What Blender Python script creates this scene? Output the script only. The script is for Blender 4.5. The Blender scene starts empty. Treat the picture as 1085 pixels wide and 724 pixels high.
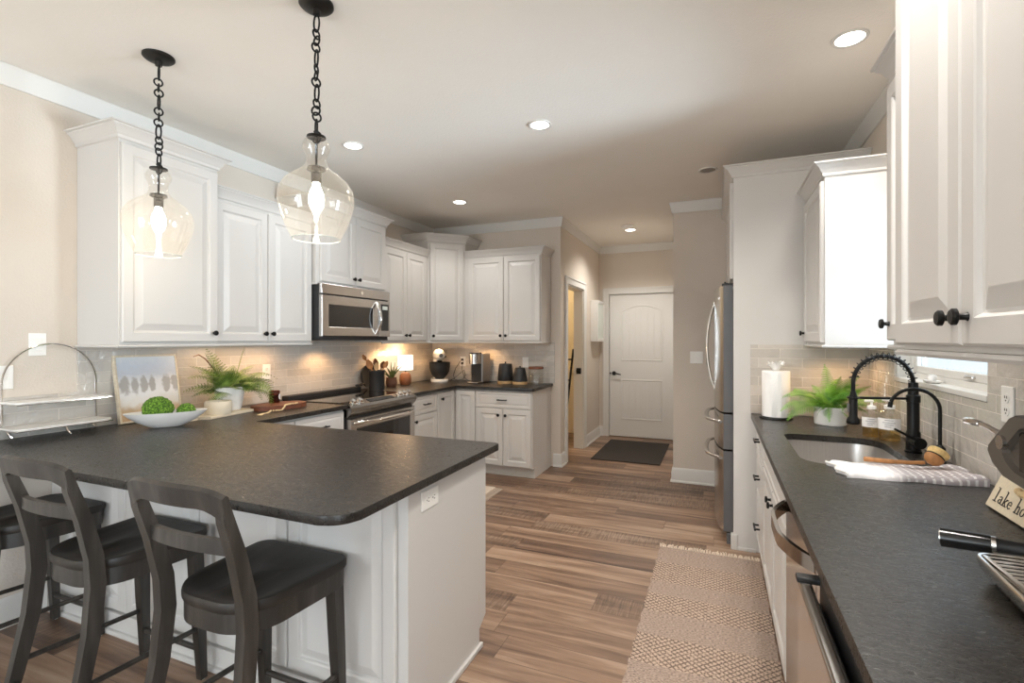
import bpy, bmesh, math, random
from math import sin, cos, pi, radians as R
from mathutils import Vector, Matrix
random.seed(7)
sc = bpy.context.scene
COL = sc.collection

# ------------------------------------------------------------------ camera, world, daylight, exposure
FPX, YAW, HORIZ, EYE = 525.4, 0.3923, 359.47, 1.4022
cd = bpy.data.cameras.new('camera'); cam = bpy.data.objects.new('camera', cd); COL.objects.link(cam)
cd.sensor_fit = 'HORIZONTAL'; cd.sensor_width = 36.0; cd.lens = FPX / 1085 * 36.0
cd.shift_y = (HORIZ - 362.0) / 1085.0
cd.clip_start = 0.02; cd.clip_end = 200
cam.location = (0, 0, EYE); cam.rotation_euler = (pi / 2, 0, YAW)
sc.camera = cam

sc.view_settings.view_transform = 'Standard'; sc.view_settings.look = 'None'
sc.view_settings.gamma = 1.0; sc.view_settings.use_curve_mapping = False
sc.view_settings.exposure = 0.62
sc.cycles.max_bounces = 14; sc.cycles.diffuse_bounces = 8; sc.cycles.glossy_bounces = 6; sc.cycles.transparent_max_bounces = 16

wd = bpy.data.worlds.new('sky'); sc.world = wd; wd.use_nodes = True
bgn = wd.node_tree.nodes['Background']; bgn.inputs[0].default_value = (0.80, 0.90, 1.0, 1); bgn.inputs[1].default_value = 3.0

def area(name, loc, rot, sx, sy, power, color, spread=180):
    l = bpy.data.lights.new(name, 'AREA'); l.shape = 'RECTANGLE'; l.size = sx; l.size_y = sy
    l.energy = power; l.color = color; l.spread = R(spread)
    o = bpy.data.objects.new(name, l); COL.objects.link(o); o.location = loc; o.rotation_euler = rot
    return o
def spot(name, loc, power, color, angle=110, blend=0.8, rad=0.03, rot=(0, 0, 0)):
    l = bpy.data.lights.new(name, 'SPOT'); l.energy = power; l.color = color; l.spot_size = R(angle); l.spot_blend = blend
    l.shadow_soft_size = rad
    o = bpy.data.objects.new(name, l); COL.objects.link(o); o.location = loc; o.rotation_euler = rot
    return o
def point(name, loc, power, color, rad=0.03):
    l = bpy.data.lights.new(name, 'POINT'); l.energy = power; l.color = color; l.shadow_soft_size = rad
    o = bpy.data.objects.new(name, l); COL.objects.link(o); o.location = loc
    return o
WARM = (1.0, 0.60, 0.29); SOFT = (1.0, 0.955, 0.895); DAY = (0.84, 0.92, 1.0)
# daylight lamps: rear window, an added unseen patio door, one added outside the sink window
area('daylight_rear_window', (-2.1, -3.04, 1.40), (R(112), 0, 0), 1.4, 1.8, 34, DAY)
area('added_patio_daylight', (0.84, -1.65, 1.30), (0, R(72), 0), 1.9, 1.7, 55, DAY, 130)  # fill from the right, at a patio door added for it
area('daylight_sink_window', (2.0, 2.86, 1.40), (0, R(103), 0), 1.1, 0.6, 56, DAY, 66)

# ------------------------------------------------------------------ materials
def newmat(name):
    m = bpy.data.materials.new(name); m.use_nodes = True
    nt = m.node_tree; return m, nt, nt.nodes['Principled BSDF']
def srgb(r, g, b):
    f = lambda c: (c / 255 / 12.92) if c / 255 <= 0.04045 else ((c / 255 + 0.055) / 1.055) ** 2.4
    return (f(r), f(g), f(b), 1.0)
def N(nt, t, **kw):
    n = nt.nodes.new(t)
    for k, v in kw.items():
        if k.startswith('i_'):
            n.inputs[int(k[2:])].default_value = v
        else:
            setattr(n, k, v)
    return n
def L(nt, a, ai, b, bi): nt.links.new(a.outputs[ai], b.inputs[bi])
def ramp(nt, stops, interp='LINEAR'):
    n = nt.nodes.new('ShaderNodeValToRGB'); e = n.color_ramp.elements; n.color_ramp.interpolation = interp
    while len(e) < len(stops): e.new(0.5)
    for i, (p, c) in enumerate(stops): e[i].position = p; e[i].color = c
    return n
def coords(nt, scale=(1, 1, 1), loc=(0, 0, 0), rot=(0, 0, 0)):
    t = N(nt, 'ShaderNodeTexCoord'); m = N(nt, 'ShaderNodeMapping')
    m.inputs[1].default_value = loc; m.inputs[2].default_value = rot; m.inputs[3].default_value = scale
    L(nt, t, 'Object', m, 0); return m
def math_(nt, op, a=None, b=None, c=None):
    n = N(nt, 'ShaderNodeMath', operation=op)
    for i, v in enumerate((a, b, c)):
        if v is None: continue
        if isinstance(v, (int, float)): n.inputs[i].default_value = v
        else: nt.links.new(v, n.inputs[i])
    return n.outputs[0]
def bump(nt, b, height, strength, dist=0.01):
    n = N(nt, 'ShaderNodeBump'); n.inputs['Strength'].default_value = strength; n.inputs['Distance'].default_value = dist
    nt.links.new(height, n.inputs['Height']); nt.links.new(n.outputs[0], b.inputs['Normal']); return n
def plain(name, col, rough=0.5, metal=0.0, coat=0.0, var=0.0, vscale=8.0, bmp=0.0, bscale=60.0, stretch=(1, 1, 1), spec=0.5, emit=None, estr=0.0):
    m, nt, b = newmat(name)
    b.inputs['Base Color'].default_value = col; b.inputs['Roughness'].default_value = rough; b.inputs['Metallic'].default_value = metal
    b.inputs['Coat Weight'].default_value = coat; b.inputs['Specular IOR Level'].default_value = spec
    mp = coords(nt, stretch)
    if var:
        n = N(nt, 'ShaderNodeTexNoise'); n.inputs['Scale'].default_value = vscale; n.inputs['Detail'].default_value = 4; L(nt, mp, 0, n, 0)
        r = ramp(nt, [(0.3, tuple(max(0, c * (1 - var)) for c in col[:3]) + (1,)), (0.7, tuple(min(1, c * (1 + var)) for c in col[:3]) + (1,))])
        L(nt, n, 0, r, 0); L(nt, r, 0, b, 'Base Color')
    if bmp:
        n = N(nt, 'ShaderNodeTexNoise'); n.inputs['Scale'].default_value = bscale; n.inputs['Detail'].default_value = 3; L(nt, mp, 0, n, 0)
        bump(nt, b, n.outputs[0], bmp, 0.004)
    if emit:
        b.inputs['Emission Color'].default_value = emit; b.inputs['Emission Strength'].default_value = estr
    return m

WHITE = plain('white_cabinet_paint', srgb(207, 204, 200), 0.38, var=0.01, vscale=3)
TRIMW = plain('white_trim_paint', srgb(218, 216, 211), 0.4, var=0.01, vscale=3)
WALLP = plain('greige_wall_paint', srgb(211, 201, 189), 0.85, var=0.015, vscale=5, bmp=0.35, bscale=90)
CEILP = plain('ceiling_paint', srgb(242, 238, 231), 0.9, var=0.01, vscale=4, bmp=0.4, bscale=70)
BLACKM = plain('black_metal', (0.012, 0.012, 0.012, 1), 0.38, 0.6, var=0.1)
MATTEB = plain('matte_black', (0.018, 0.018, 0.019, 1), 0.5, var=0.12)
DARKM = plain('dark_bronze', (0.03, 0.028, 0.026, 1), 0.42, 0.7, var=0.2)
STEEL = plain('brushed_steel', (0.56, 0.54, 0.52, 1), 0.26, 1.0, var=0.05, vscale=6, stretch=(1, 1, 40))
STEELD = plain('dishwasher_steel', (0.50, 0.47, 0.44, 1), 0.13, 1.0, var=0.03, vscale=6)
STEELR = plain('dark_range_steel', (0.30, 0.285, 0.27, 1), 0.24, 1.0, var=0.05)
STEELS = plain('fridge_side_grey', (0.125, 0.127, 0.132, 1), 0.42, 0.3, var=0.05)
SINKM = plain('sink_steel', (0.62, 0.60, 0.58, 1), 0.33, 1.0, var=0.05, vscale=8, stretch=(40, 1, 1))
CHROME = plain('polished_chrome', (0.8, 0.79, 0.77, 1), 0.1, 1.0, var=0.02)
BGLASS = plain('black_glass', (0.008, 0.008, 0.009, 1), 0.05, var=0.1, coat=0.3)
CERW = plain('white_ceramic', srgb(236, 233, 228), 0.22, var=0.02)
CERWM = plain('white_matte_ceramic', srgb(228, 226, 222), 0.55, var=0.03, bmp=0.2, bscale=30)
CREAM = plain('cream_candle', srgb(226, 214, 192), 0.6, var=0.03)
WOODL = plain('light_wood', srgb(206, 170, 122), 0.55, var=0.18, vscale=7, stretch=(2, 14, 14))
WOODS = plain('spoon_wood', srgb(176, 122, 72), 0.55, var=0.2, vscale=9, stretch=(8, 8, 2))
WOODB = plain('bleached_board', srgb(216, 202, 178), 0.6, var=0.1, vscale=9, stretch=(3, 12, 12))
WOODR = plain('red_brown_wood', srgb(112, 62, 38), 0.5, var=0.3, vscale=8, stretch=(3, 12, 12))
WOODBEAD = plain('natural_bead', srgb(226, 198, 152), 0.6, var=0.06)
TERRA = plain('brown_pot', srgb(112, 78, 60), 0.6, var=0.2, vscale=14, bmp=0.3)
LAMPB = plain('brown_lamp_base', srgb(128, 82, 54), 0.55, var=0.25, vscale=12, bmp=0.3)
PLASTW = plain('white_plastic', srgb(238, 236, 231), 0.35, var=0.01)
PAPER = plain('paper_towel', srgb(244, 243, 240), 0.9, var=0.01, bmp=0.5, bscale=120)
BRIST = plain('tan_bristle', srgb(226, 194, 132), 0.8, var=0.2, vscale=90, bmp=0.8, bscale=200)
LABELW = plain('white_paper_label', srgb(236, 234, 232), 0.6, var=0.02)

MATD = plain('dark_door_mat', srgb(52, 47, 43), 0.95, var=0.25, vscale=60, bmp=0.8, bscale=260)
TEXTD = plain('dark_ink', srgb(46, 40, 36), 0.7, var=0.05)
SHADOWGAP = plain('cabinet_gap_dark', srgb(70, 66, 62), 0.8, var=0.05)
SIGNW = plain('sign_cream_wood', srgb(226, 212, 186), 0.65, var=0.06, vscale=8, stretch=(12, 2, 12))
KICK = plain('toe_kick_white', srgb(214, 210, 204), 0.5, var=0.02)
JEWEL = plain('machine_charcoal', srgb(112, 105, 97), 0.42, 0.45, var=0.04)
PALEY = plain('pantry_wall_cream', srgb(224, 208, 172), 0.85, var=0.02)
WAINS = plain('pantry_wainscot', srgb(228, 216, 190), 0.6, var=0.01)

def emission(name, col, s):
    m, nt, b = newmat(name); nt.nodes.remove(b)
    e = N(nt, 'ShaderNodeEmission'); e.inputs[0].default_value = col; e.inputs[1].default_value = s
    L(nt, e, 0, nt.nodes['Material Output'], 0); return m
GLOW = emission('lamp_disc_glow', (1.0, 0.93, 0.82, 1), 9)
BULB = emission('bulb_glow', (1.0, 0.92, 0.78, 1), 22)
SHADE = emission('lit_lamp_shade', (1.0, 0.88, 0.68, 1), 1.7)

def thin_glass(name, tint=(1, 1, 1, 1), edge=0.5, base=0.04, rough=0.02):
    m, nt, b = newmat(name); nt.nodes.remove(b)
    tr = N(nt, 'ShaderNodeBsdfTransparent'); tr.inputs[0].default_value = tint
    gl = N(nt, 'ShaderNodeBsdfGlossy'); gl.inputs[0].default_value = (1, 1, 1, 1); gl.inputs[1].default_value = rough
    lw = N(nt, 'ShaderNodeLayerWeight'); lw.inputs[0].default_value = 0.35
    p = math_(nt, 'POWER', lw.outputs['Facing'], 2.2)
    f = math_(nt, 'MULTIPLY_ADD', p, edge, base)
    mx = N(nt, 'ShaderNodeMixShader'); nt.links.new(f, mx.inputs[0]); L(nt, tr, 0, mx, 1); L(nt, gl, 0, mx, 2)
    L(nt, mx, 0, nt.nodes['Material Output'], 0); return m
GLASS = thin_glass('clear_glass', (0.965, 0.955, 0.93, 1), 0.75, 0.06)
def haze(m, amount):   # translucent share mixed in so the glass glows pale around its bulb
    nt = m.node_tree; out = nt.nodes['Material Output']; src = out.inputs[0].links[0].from_socket
    t = N(nt, 'ShaderNodeBsdfTranslucent'); t.inputs[0].default_value = (1.0, 0.97, 0.92, 1); mx = N(nt, 'ShaderNodeMixShader'); mx.inputs[0].default_value = amount
    nt.links.new(src, mx.inputs[1]); L(nt, t, 0, mx, 2); L(nt, mx, 0, out, 0)
haze(GLASS, 0.03)
GLASSC = thin_glass('clear_bottle_glass', (0.92, 0.92, 0.90, 1), 0.6, 0.07)
WGLASS = thin_glass('window_glass', (0.97, 0.99, 0.99, 1), 0.5, 0.03); SGLASS = thin_glass('dimmed_window_glass', (0.55, 0.57, 0.58, 1), 0.5, 0.03)  # grey tint added to the sink pane to cut its daylight
SOAP = thin_glass('pale_amber_liquid', (0.93, 0.80, 0.50, 1), 0.3, 0.04)
AMBER = thin_glass('amber_glass', (0.50, 0.20, 0.04, 1), 0.4, 0.06)
FROST = plain('frosted_glass', srgb(214, 222, 216), 0.2, var=0.02, vscale=4)

def granite():
    m, nt, b = newmat('leathered_black_granite')
    mp = coords(nt)
    n1 = N(nt, 'ShaderNodeTexNoise'); n1.inputs['Scale'].default_value = 190; n1.inputs['Detail'].default_value = 3; L(nt, mp, 0, n1, 0)
    r = ramp(nt, [(0.38, (0.011, 0.0098, 0.0086, 1)), (0.6, (0.024, 0.0212, 0.0185, 1)), (0.75, (0.062, 0.053, 0.045, 1))])
    L(nt, n1, 0, r, 0); L(nt, r, 0, b, 'Base Color')
    mp2 = coords(nt, (52, 130, 52), (0, 0, 0), (0, 0, R(35)))
    n2 = N(nt, 'ShaderNodeTexNoise'); n2.inputs['Scale'].default_value = 1.0; n2.inputs['Detail'].default_value = 5; n2.inputs['Roughness'].default_value = 0.6; n2.inputs['Distortion'].default_value = 0.8; L(nt, mp2, 0, n2, 0)
    rr = ramp(nt, [(0.3, (0.22, 0.22, 0.22, 1)), (0.7, (0.40, 0.40, 0.40, 1))]); L(nt, n2, 0, rr, 0); L(nt, rr, 0, b, 'Roughness')
    bump(nt, b, n2.outputs[0], 0.5, 0.0024)
    b.inputs['Specular IOR Level'].default_value = 0.5
    return m
GRAN = granite()

def tile(name, ax):   # glossy hand-made subway tile, laid in running bond
    m, nt, b = newmat(name)
    t = N(nt, 'ShaderNodeTexCoord'); s = N(nt, 'ShaderNodeSeparateXYZ'); L(nt, t, 'Object', s, 0)
    c = N(nt, 'ShaderNodeCombineXYZ'); L(nt, s, ax, c, 0)
    z = math_(nt, 'SUBTRACT', s.outputs[2], 0.916); nt.links.new(z, c.inputs[1])
    br = N(nt, 'ShaderNodeTexBrick'); L(nt, c, 0, br, 0)
    br.inputs['Scale'].default_value = 1.0; br.inputs['Brick Width'].default_value = 0.250; br.inputs['Row Height'].default_value = 0.0605
    br.inputs['Mortar Size'].default_value = 0.0018; br.inputs['Mortar Smooth'].default_value = 0.3; br.inputs['Bias'].default_value = 0.0
    br.inputs['Color1'].default_value = srgb(188, 182, 174); br.inputs['Color2'].default_value = srgb(206, 199, 190); br.inputs['Mortar'].default_value = srgb(222, 215, 205)
    L(nt, br, 0, b, 'Base Color')
    n = N(nt, 'ShaderNodeTexNoise'); n.inputs['Scale'].default_value = 26; n.inputs['Detail'].default_value = 4; L(nt, t, 'Object', n, 0)
    h = math_(nt, 'MULTIPLY', n.outputs[0], 1.3); h2 = math_(nt, 'SUBTRACT', h, math_(nt, 'MULTIPLY', br.outputs[1], 1.0))
    bump(nt, b, h2, 0.6, 0.007)
    rg = math_(nt, 'MULTIPLY_ADD', br.outputs[1], 0.5, 0.13); nt.links.new(rg, b.inputs['Roughness'])
    return m
TILEY = tile('subway_tile_side', 1); TILEX = tile('subway_tile_back', 0)

def planks():
    m, nt, b = newmat('vinyl_plank_floor')
    t = N(nt, 'ShaderNodeTexCoord'); s = N(nt, 'ShaderNodeSeparateXYZ'); L(nt, t, 'Object', s, 0)
    W, LN = 0.182, 1.22
    yv = math_(nt, 'DIVIDE', math_(nt, 'ADD', s.outputs[1], 0.02), W); row = math_(nt, 'FLOOR', yv); fy = math_(nt, 'FRACT', yv)
    wn = N(nt, 'ShaderNodeTexWhiteNoise', noise_dimensions='1D'); nt.links.new(row, wn.inputs['W'])
    xv = math_(nt, 'ADD', math_(nt, 'DIVIDE', s.outputs[0], LN), math_(nt, 'MULTIPLY', wn.outputs[0], 7.3)); colm = math_(nt, 'FLOOR', xv); fx = math_(nt, 'FRACT', xv)
    cb = N(nt, 'ShaderNodeCombineXYZ'); nt.links.new(row, cb.inputs[0]); nt.links.new(colm, cb.inputs[1])
    w2 = N(nt, 'ShaderNodeTexWhiteNoise', noise_dimensions='3D'); L(nt, cb, 0, w2, 0)
    # grain, offset per plank
    gm = N(nt, 'ShaderNodeVectorMath', operation='MULTIPLY_ADD'); L(nt, t, 'Object', gm, 0); gm.inputs[1].default_value = (1.1, 13, 1)
    sc3 = N(nt, 'ShaderNodeVectorMath', operation='SCALE'); L(nt, w2, 1, sc3, 0); sc3.inputs['Scale'].default_value = 40; L(nt, sc3, 0, gm, 2)
    g = N(nt, 'ShaderNodeTexNoise'); g.inputs['Scale'].default_value = 1.0; g.inputs['Detail'].default_value = 6; g.inputs['Roughness'].default_value = 0.62; g.inputs['Distortion'].default_value = 0.7; L(nt, gm, 0, g, 0)
    tone = math_(nt, 'ADD', math_(nt, 'MULTIPLY', w2.outputs[0], 0.30), math_(nt, 'MULTIPLY_ADD', g.outputs[0], 1.25, -0.24))
    r = ramp(nt, [(0.20, srgb(70, 51, 41)), (0.42, srgb(113, 88, 71)), (0.62, srgb(146, 118, 96)), (0.85, srgb(174, 149, 127))]); nt.links.new(tone, r.inputs[0])
    # saw-marked planks
    sel = math_(nt, 'GREATER_THAN', math_(nt, 'FRACT', math_(nt, 'MULTIPLY', w2.outputs[0], 13.7)), 0.80)
    sm = N(nt, 'ShaderNodeVectorMath', operation='MULTIPLY'); L(nt, t, 'Object', sm, 0); sm.inputs[1].default_value = (110, 7, 1)
    sn = N(nt, 'ShaderNodeTexNoise'); sn.inputs['Scale'].default_value = 1.0; sn.inputs['Detail'].default_value = 3; L(nt, sm, 0, sn, 0)
    sr = ramp(nt, [(0.40, (0.80, 0.79, 0.79, 1)), (0.62, (0.40, 0.38, 0.37, 1))]); L(nt, sn, 0, sr, 0)
    mx = N(nt, 'ShaderNodeMix', data_type='RGBA', blend_type='MULTIPLY'); nt.links.new(math_(nt, 'MULTIPLY', sel, 0.85), mx.inputs[0]); nt.links.new(r.outputs[0], mx.inputs[6]); nt.links.new(sr.outputs[0], mx.inputs[7])
    # seams
    d = math_(nt, 'MINIMUM', math_(nt, 'MULTIPLY', math_(nt, 'MINIMUM', fy, math_(nt, 'SUBTRACT', 1.0, fy)), W), math_(nt, 'MULTIPLY', math_(nt, 'MINIMUM', fx, math_(nt, 'SUBTRACT', 1.0, fx)), LN))
    seam = math_(nt, 'LESS_THAN', d, 0.0014)
    m2 = N(nt, 'ShaderNodeMix', data_type='RGBA', blend_type='MIX'); nt.links.new(math_(nt, 'MULTIPLY', seam, 0.7), m2.inputs[0]); nt.links.new(mx.outputs[2], m2.inputs[6]); m2.inputs[7].default_value = srgb(70, 52, 42)
    nt.links.new(m2.outputs[2], b.inputs['Base Color'])
    b.inputs['Roughness'].default_value = 0.42
    bump(nt, b, math_(nt, 'SUBTRACT', math_(nt, 'MULTIPLY', g.outputs[0], 0.3), seam), 0.18, 0.003)
    return m
FLOORM = planks()

def stain():     # charcoal stained stool timber
    m, nt, b = newmat('charcoal_stained_wood')
    mp = coords(nt, (26, 26, 3))
    n = N(nt, 'ShaderNodeTexNoise'); n.inputs['Scale'].default_value = 1.3; n.inputs['Detail'].default_value = 6; L(nt, mp, 0, n, 0)
    r = ramp(nt, [(0.25, srgb(36, 33, 30)), (0.52, srgb(54, 50, 46)), (0.80, srgb(76, 70, 65))]); L(nt, n, 0, r, 0); L(nt, r, 0, b, 'Base Color')
    b.inputs['Roughness'].default_value = 0.42; bump(nt, b, n.outputs[0], 0.15, 0.002); return m
STOOLW = stain()
def stainseat():
    m, nt, b = newmat('dark_brown_seat_wood')
    mp = coords(nt, (22, 3, 22))
    n = N(nt, 'ShaderNodeTexNoise'); n.inputs['Scale'].default_value = 1.2; n.inputs['Detail'].default_value = 6; L(nt, mp, 0, n, 0)
    r = ramp(nt, [(0.25, srgb(24, 20, 17)), (0.52, srgb(38, 33, 28)), (0.80, srgb(60, 53, 46))]); L(nt, n, 0, r, 0); L(nt, r, 0, b, 'Base Color')
    b.inputs['Roughness'].default_value = 0.52; bump(nt, b, n.outputs[0], 0.12, 0.002); return m
SEATW = stainseat()

def rugmat():
    m, nt, b = newmat('woven_banded_rug')
    t = N(nt, 'ShaderNodeTexCoord'); s = N(nt, 'ShaderNodeSeparateXYZ'); L(nt, t, 'Object', s, 0)
    yn = math_(nt, 'DIVIDE', math_(nt, 'MULTIPLY', s.outputs[1], -1.0), 3.2)
    cuts = [0.23, 0.50, 0.65, 0.83, 1.05, 1.27, 1.49, 1.67, 1.89, 2.1, 2.3, 2.5, 2.7, 2.9]
    st = [(0.0, (0, 0, 0, 1))]; v = 1
    for c_ in cuts: st.append((c_ / 3.2, (v, v, v, 1))); v = 1 - v
    band = ramp(nt, st, 'CONSTANT'); nt.links.new(yn, band.inputs[0])
    # diamond lattice
    a = math_(nt, 'FRACT', math_(nt, 'MULTIPLY', math_(nt, 'ADD', s.outputs[0], s.outputs[1]), 33.0)); c = math_(nt, 'FRACT', math_(nt, 'MULTIPLY', math_(nt, 'SUBTRACT', s.outputs[0], s.outputs[1]), 33.0))
    la = math_(nt, 'LESS_THAN', math_(nt, 'ABSOLUTE', math_(nt, 'SUBTRACT', a, 0.5)), 0.16); lc = math_(nt, 'LESS_THAN', math_(nt, 'ABSOLUTE', math_(nt, 'SUBTRACT', c, 0.5)), 0.16)
    dash = N(nt, 'ShaderNodeTexNoise'); dash.inputs['Scale'].default_value = 150; dash.inputs['Detail'].default_value = 1; L(nt, t, 'Object', dash, 0)
    lat = math_(nt, 'MULTIPLY', math_(nt, 'MAXIMUM', la, lc), math_(nt, 'GREATER_THAN', dash.outputs[0], 0.42))
    # plain weave heather
    mp = N(nt, 'ShaderNodeVectorMath', operation='MULTIPLY'); L(nt, t, 'Object', mp, 0); mp.inputs[1].default_value = (90, 220, 1)
    w = N(nt, 'ShaderNodeTexNoise'); w.inputs['Scale'].default_value = 1.0; w.inputs['Detail'].default_value = 2; L(nt, mp, 0, w, 0)
    r1 = ramp(nt, [(0.35, srgb(126, 108, 98)), (0.62, srgb(186, 166, 151))]); L(nt, w, 0, r1, 0)
    r2 = ramp(nt, [(0.3, srgb(178, 154, 136)), (0.7, srgb(204, 182, 164))]); L(nt, w, 0, r2, 0)
    m1 = N(nt, 'ShaderNodeMix', data_type='RGBA'); nt.links.new(math_(nt, 'MULTIPLY', lat, 0.9), m1.inputs[0]); nt.links.new(r2.outputs[0], m1.inputs[6]); m1.inputs[7].default_value = srgb(88, 72, 64)
    m2 = N(nt, 'ShaderNodeMix', data_type='RGBA'); nt.links.new(band.outputs[0], m2.inputs[0]); nt.links.new(r1.outputs[0], m2.inputs[6]); nt.links.new(m1.outputs[2], m2.inputs[7])
    nt.links.new(m2.outputs[2], b.inputs['Base Color']); b.inputs['Roughness'].default_value = 0.95
    bump(nt, b, w.outputs[0], 0.5, 0.004)
    return m
RUGM = rugmat()
FRINGE = plain('cream_fringe', srgb(224, 208, 190), 0.9, var=0.05)

def leafmat(name, c0, c1):
    m, nt, b = newmat(name); mp = coords(nt)
    n = N(nt, 'ShaderNodeTexNoise'); n.inputs['Scale'].default_value = 18; L(nt, mp, 0, n, 0)
    r = ramp(nt, [(0.35, c0), (0.65, c1)]); L(nt, n, 0, r, 0); L(nt, r, 0, b, 'Base Color')
    b.inputs['Roughness'].default_value = 0.5; b.inputs['Subsurface Weight'].default_value = 0.0
    return m
FERN1 = leafmat('olive_fern_green', srgb(78, 106, 42), srgb(150, 172, 84))
FERN2 = leafmat('bright_fern_green', srgb(66, 124, 32), srgb(134, 184, 66))
ALOE = leafmat('aloe_green', srgb(52, 66, 34), srgb(96, 110, 62))
def mossmat():
    m, nt, b = newmat('green_moss'); mp = coords(nt)
    n = N(nt, 'ShaderNodeTexNoise'); n.inputs['Scale'].default_value = 120; n.inputs['Detail'].default_value = 3; L(nt, mp, 0, n, 0)
    r = ramp(nt, [(0.35, srgb(44, 74, 14)), (0.55, srgb(98, 142, 36)), (0.72, srgb(150, 188, 70))]); L(nt, n, 0, r, 0); L(nt, r, 0, b, 'Base Color')
    b.inputs['Roughness'].default_value = 0.8; bump(nt, b, n.outputs[0], 1.0, 0.012); return m
MOSS = mossmat()

def towelmat():
    m, nt, b = newmat('striped_tea_towel'); t = N(nt, 'ShaderNodeTexCoord'); s = N(nt, 'ShaderNodeSeparateXYZ'); L(nt, t, 'Object', s, 0)
    f = math_(nt, 'FRACT', math_(nt, 'MULTIPLY', s.outputs[0], 42)); g = math_(nt, 'FRACT', math_(nt, 'MULTIPLY', s.outputs[1], 60))
    l = math_(nt, 'MULTIPLY', math_(nt, 'LESS_THAN', f, 0.34), math_(nt, 'LESS_THAN', g, 0.7))
    grad = ramp(nt, [(0.30, srgb(232, 230, 232)), (0.55, srgb(186, 178, 182))]); nt.links.new(math_(nt, 'ADD', math_(nt, 'MULTIPLY', s.outputs[0], 2.0), 0.5), grad.inputs[0])
    mx = N(nt, 'ShaderNodeMix', data_type='RGBA'); nt.links.new(l, mx.inputs[0]); nt.links.new(grad.outputs[0], mx.inputs[6]); mx.inputs[7].default_value = srgb(238, 236, 236)
    nt.links.new(mx.outputs[2], b.inputs['Base Color']); b.inputs['Roughness'].default_value = 0.95
    n = N(nt, 'ShaderNodeTexNoise'); n.inputs['Scale'].default_value = 300; L(nt, t, 'Object', n, 0); bump(nt, b, n.outputs[0], 0.5, 0.003); return m
TOWEL = towelmat()

def paintmat():   # pale sky, a row of grey winter trees, tan ground; local y = across, z = up, origin at the base centre
    m, nt, b = newmat('watercolour_trees'); t = N(nt, 'ShaderNodeTexCoord'); s = N(nt, 'ShaderNodeSeparateXYZ'); L(nt, t, 'Object', s, 0)
    nz = N(nt, 'ShaderNodeTexNoise'); nz.inputs['Scale'].default_value = 34; nz.inputs['Detail'].default_value = 5; L(nt, t, 'Object', nz, 0)
    zz = math_(nt, 'ADD', math_(nt, 'DIVIDE', s.outputs[2], 0.395), math_(nt, 'MULTIPLY', math_(nt, 'SUBTRACT', nz.outputs[0], 0.5), 0.16))
    sky = ramp(nt, [(0.0, srgb(186, 150, 110)), (0.18, srgb(206, 180, 146)), (0.27, srgb(226, 220, 210)), (0.42, srgb(232, 230, 228)), (0.62, srgb(224, 222, 222)), (0.72, srgb(198, 202, 210)), (0.84, srgb(204, 210, 220)), (1.0, srgb(222, 226, 228))]); nt.links.new(zz, sky.inputs[0])
    cur = sky.outputs[0]
    for (cy, cz, ry, rz) in ((-0.135, 0.215, .034, .062), (-0.078, 0.215, .024, .058), (-0.03, 0.215, .026, .06), (0.018, 0.222, .022, .055), (0.10, 0.22, .030, .062), (0.152, 0.215, .026, .055)):
        dy = math_(nt, 'DIVIDE', math_(nt, 'SUBTRACT', s.outputs[1], cy), ry); dz = math_(nt, 'DIVIDE', math_(nt, 'SUBTRACT', s.outputs[2], cz), rz)
        d = math_(nt, 'ADD', math_(nt, 'MULTIPLY', dy, dy), math_(nt, 'MULTIPLY', dz, dz)); d = math_(nt, 'ADD', d, math_(nt, 'MULTIPLY', math_(nt, 'SUBTRACT', nz.outputs[0], 0.5), 2.0))
        k = ramp(nt, [(0.45, (1, 1, 1, 1)), (1.15, (0, 0, 0, 1))]); nt.links.new(d, k.inputs[0])
        mx = N(nt, 'ShaderNodeMix', data_type='RGBA'); nt.links.new(math_(nt, 'MULTIPLY', k.outputs[0], 0.7), mx.inputs[0]); nt.links.new(cur, mx.inputs[6]); mx.inputs[7].default_value = srgb(150, 143, 134); cur = mx.outputs[2]
    nt.links.new(cur, b.inputs['Base Color']); b.inputs['Roughness'].default_value = 0.75; return m
PAINT = paintmat()

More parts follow.
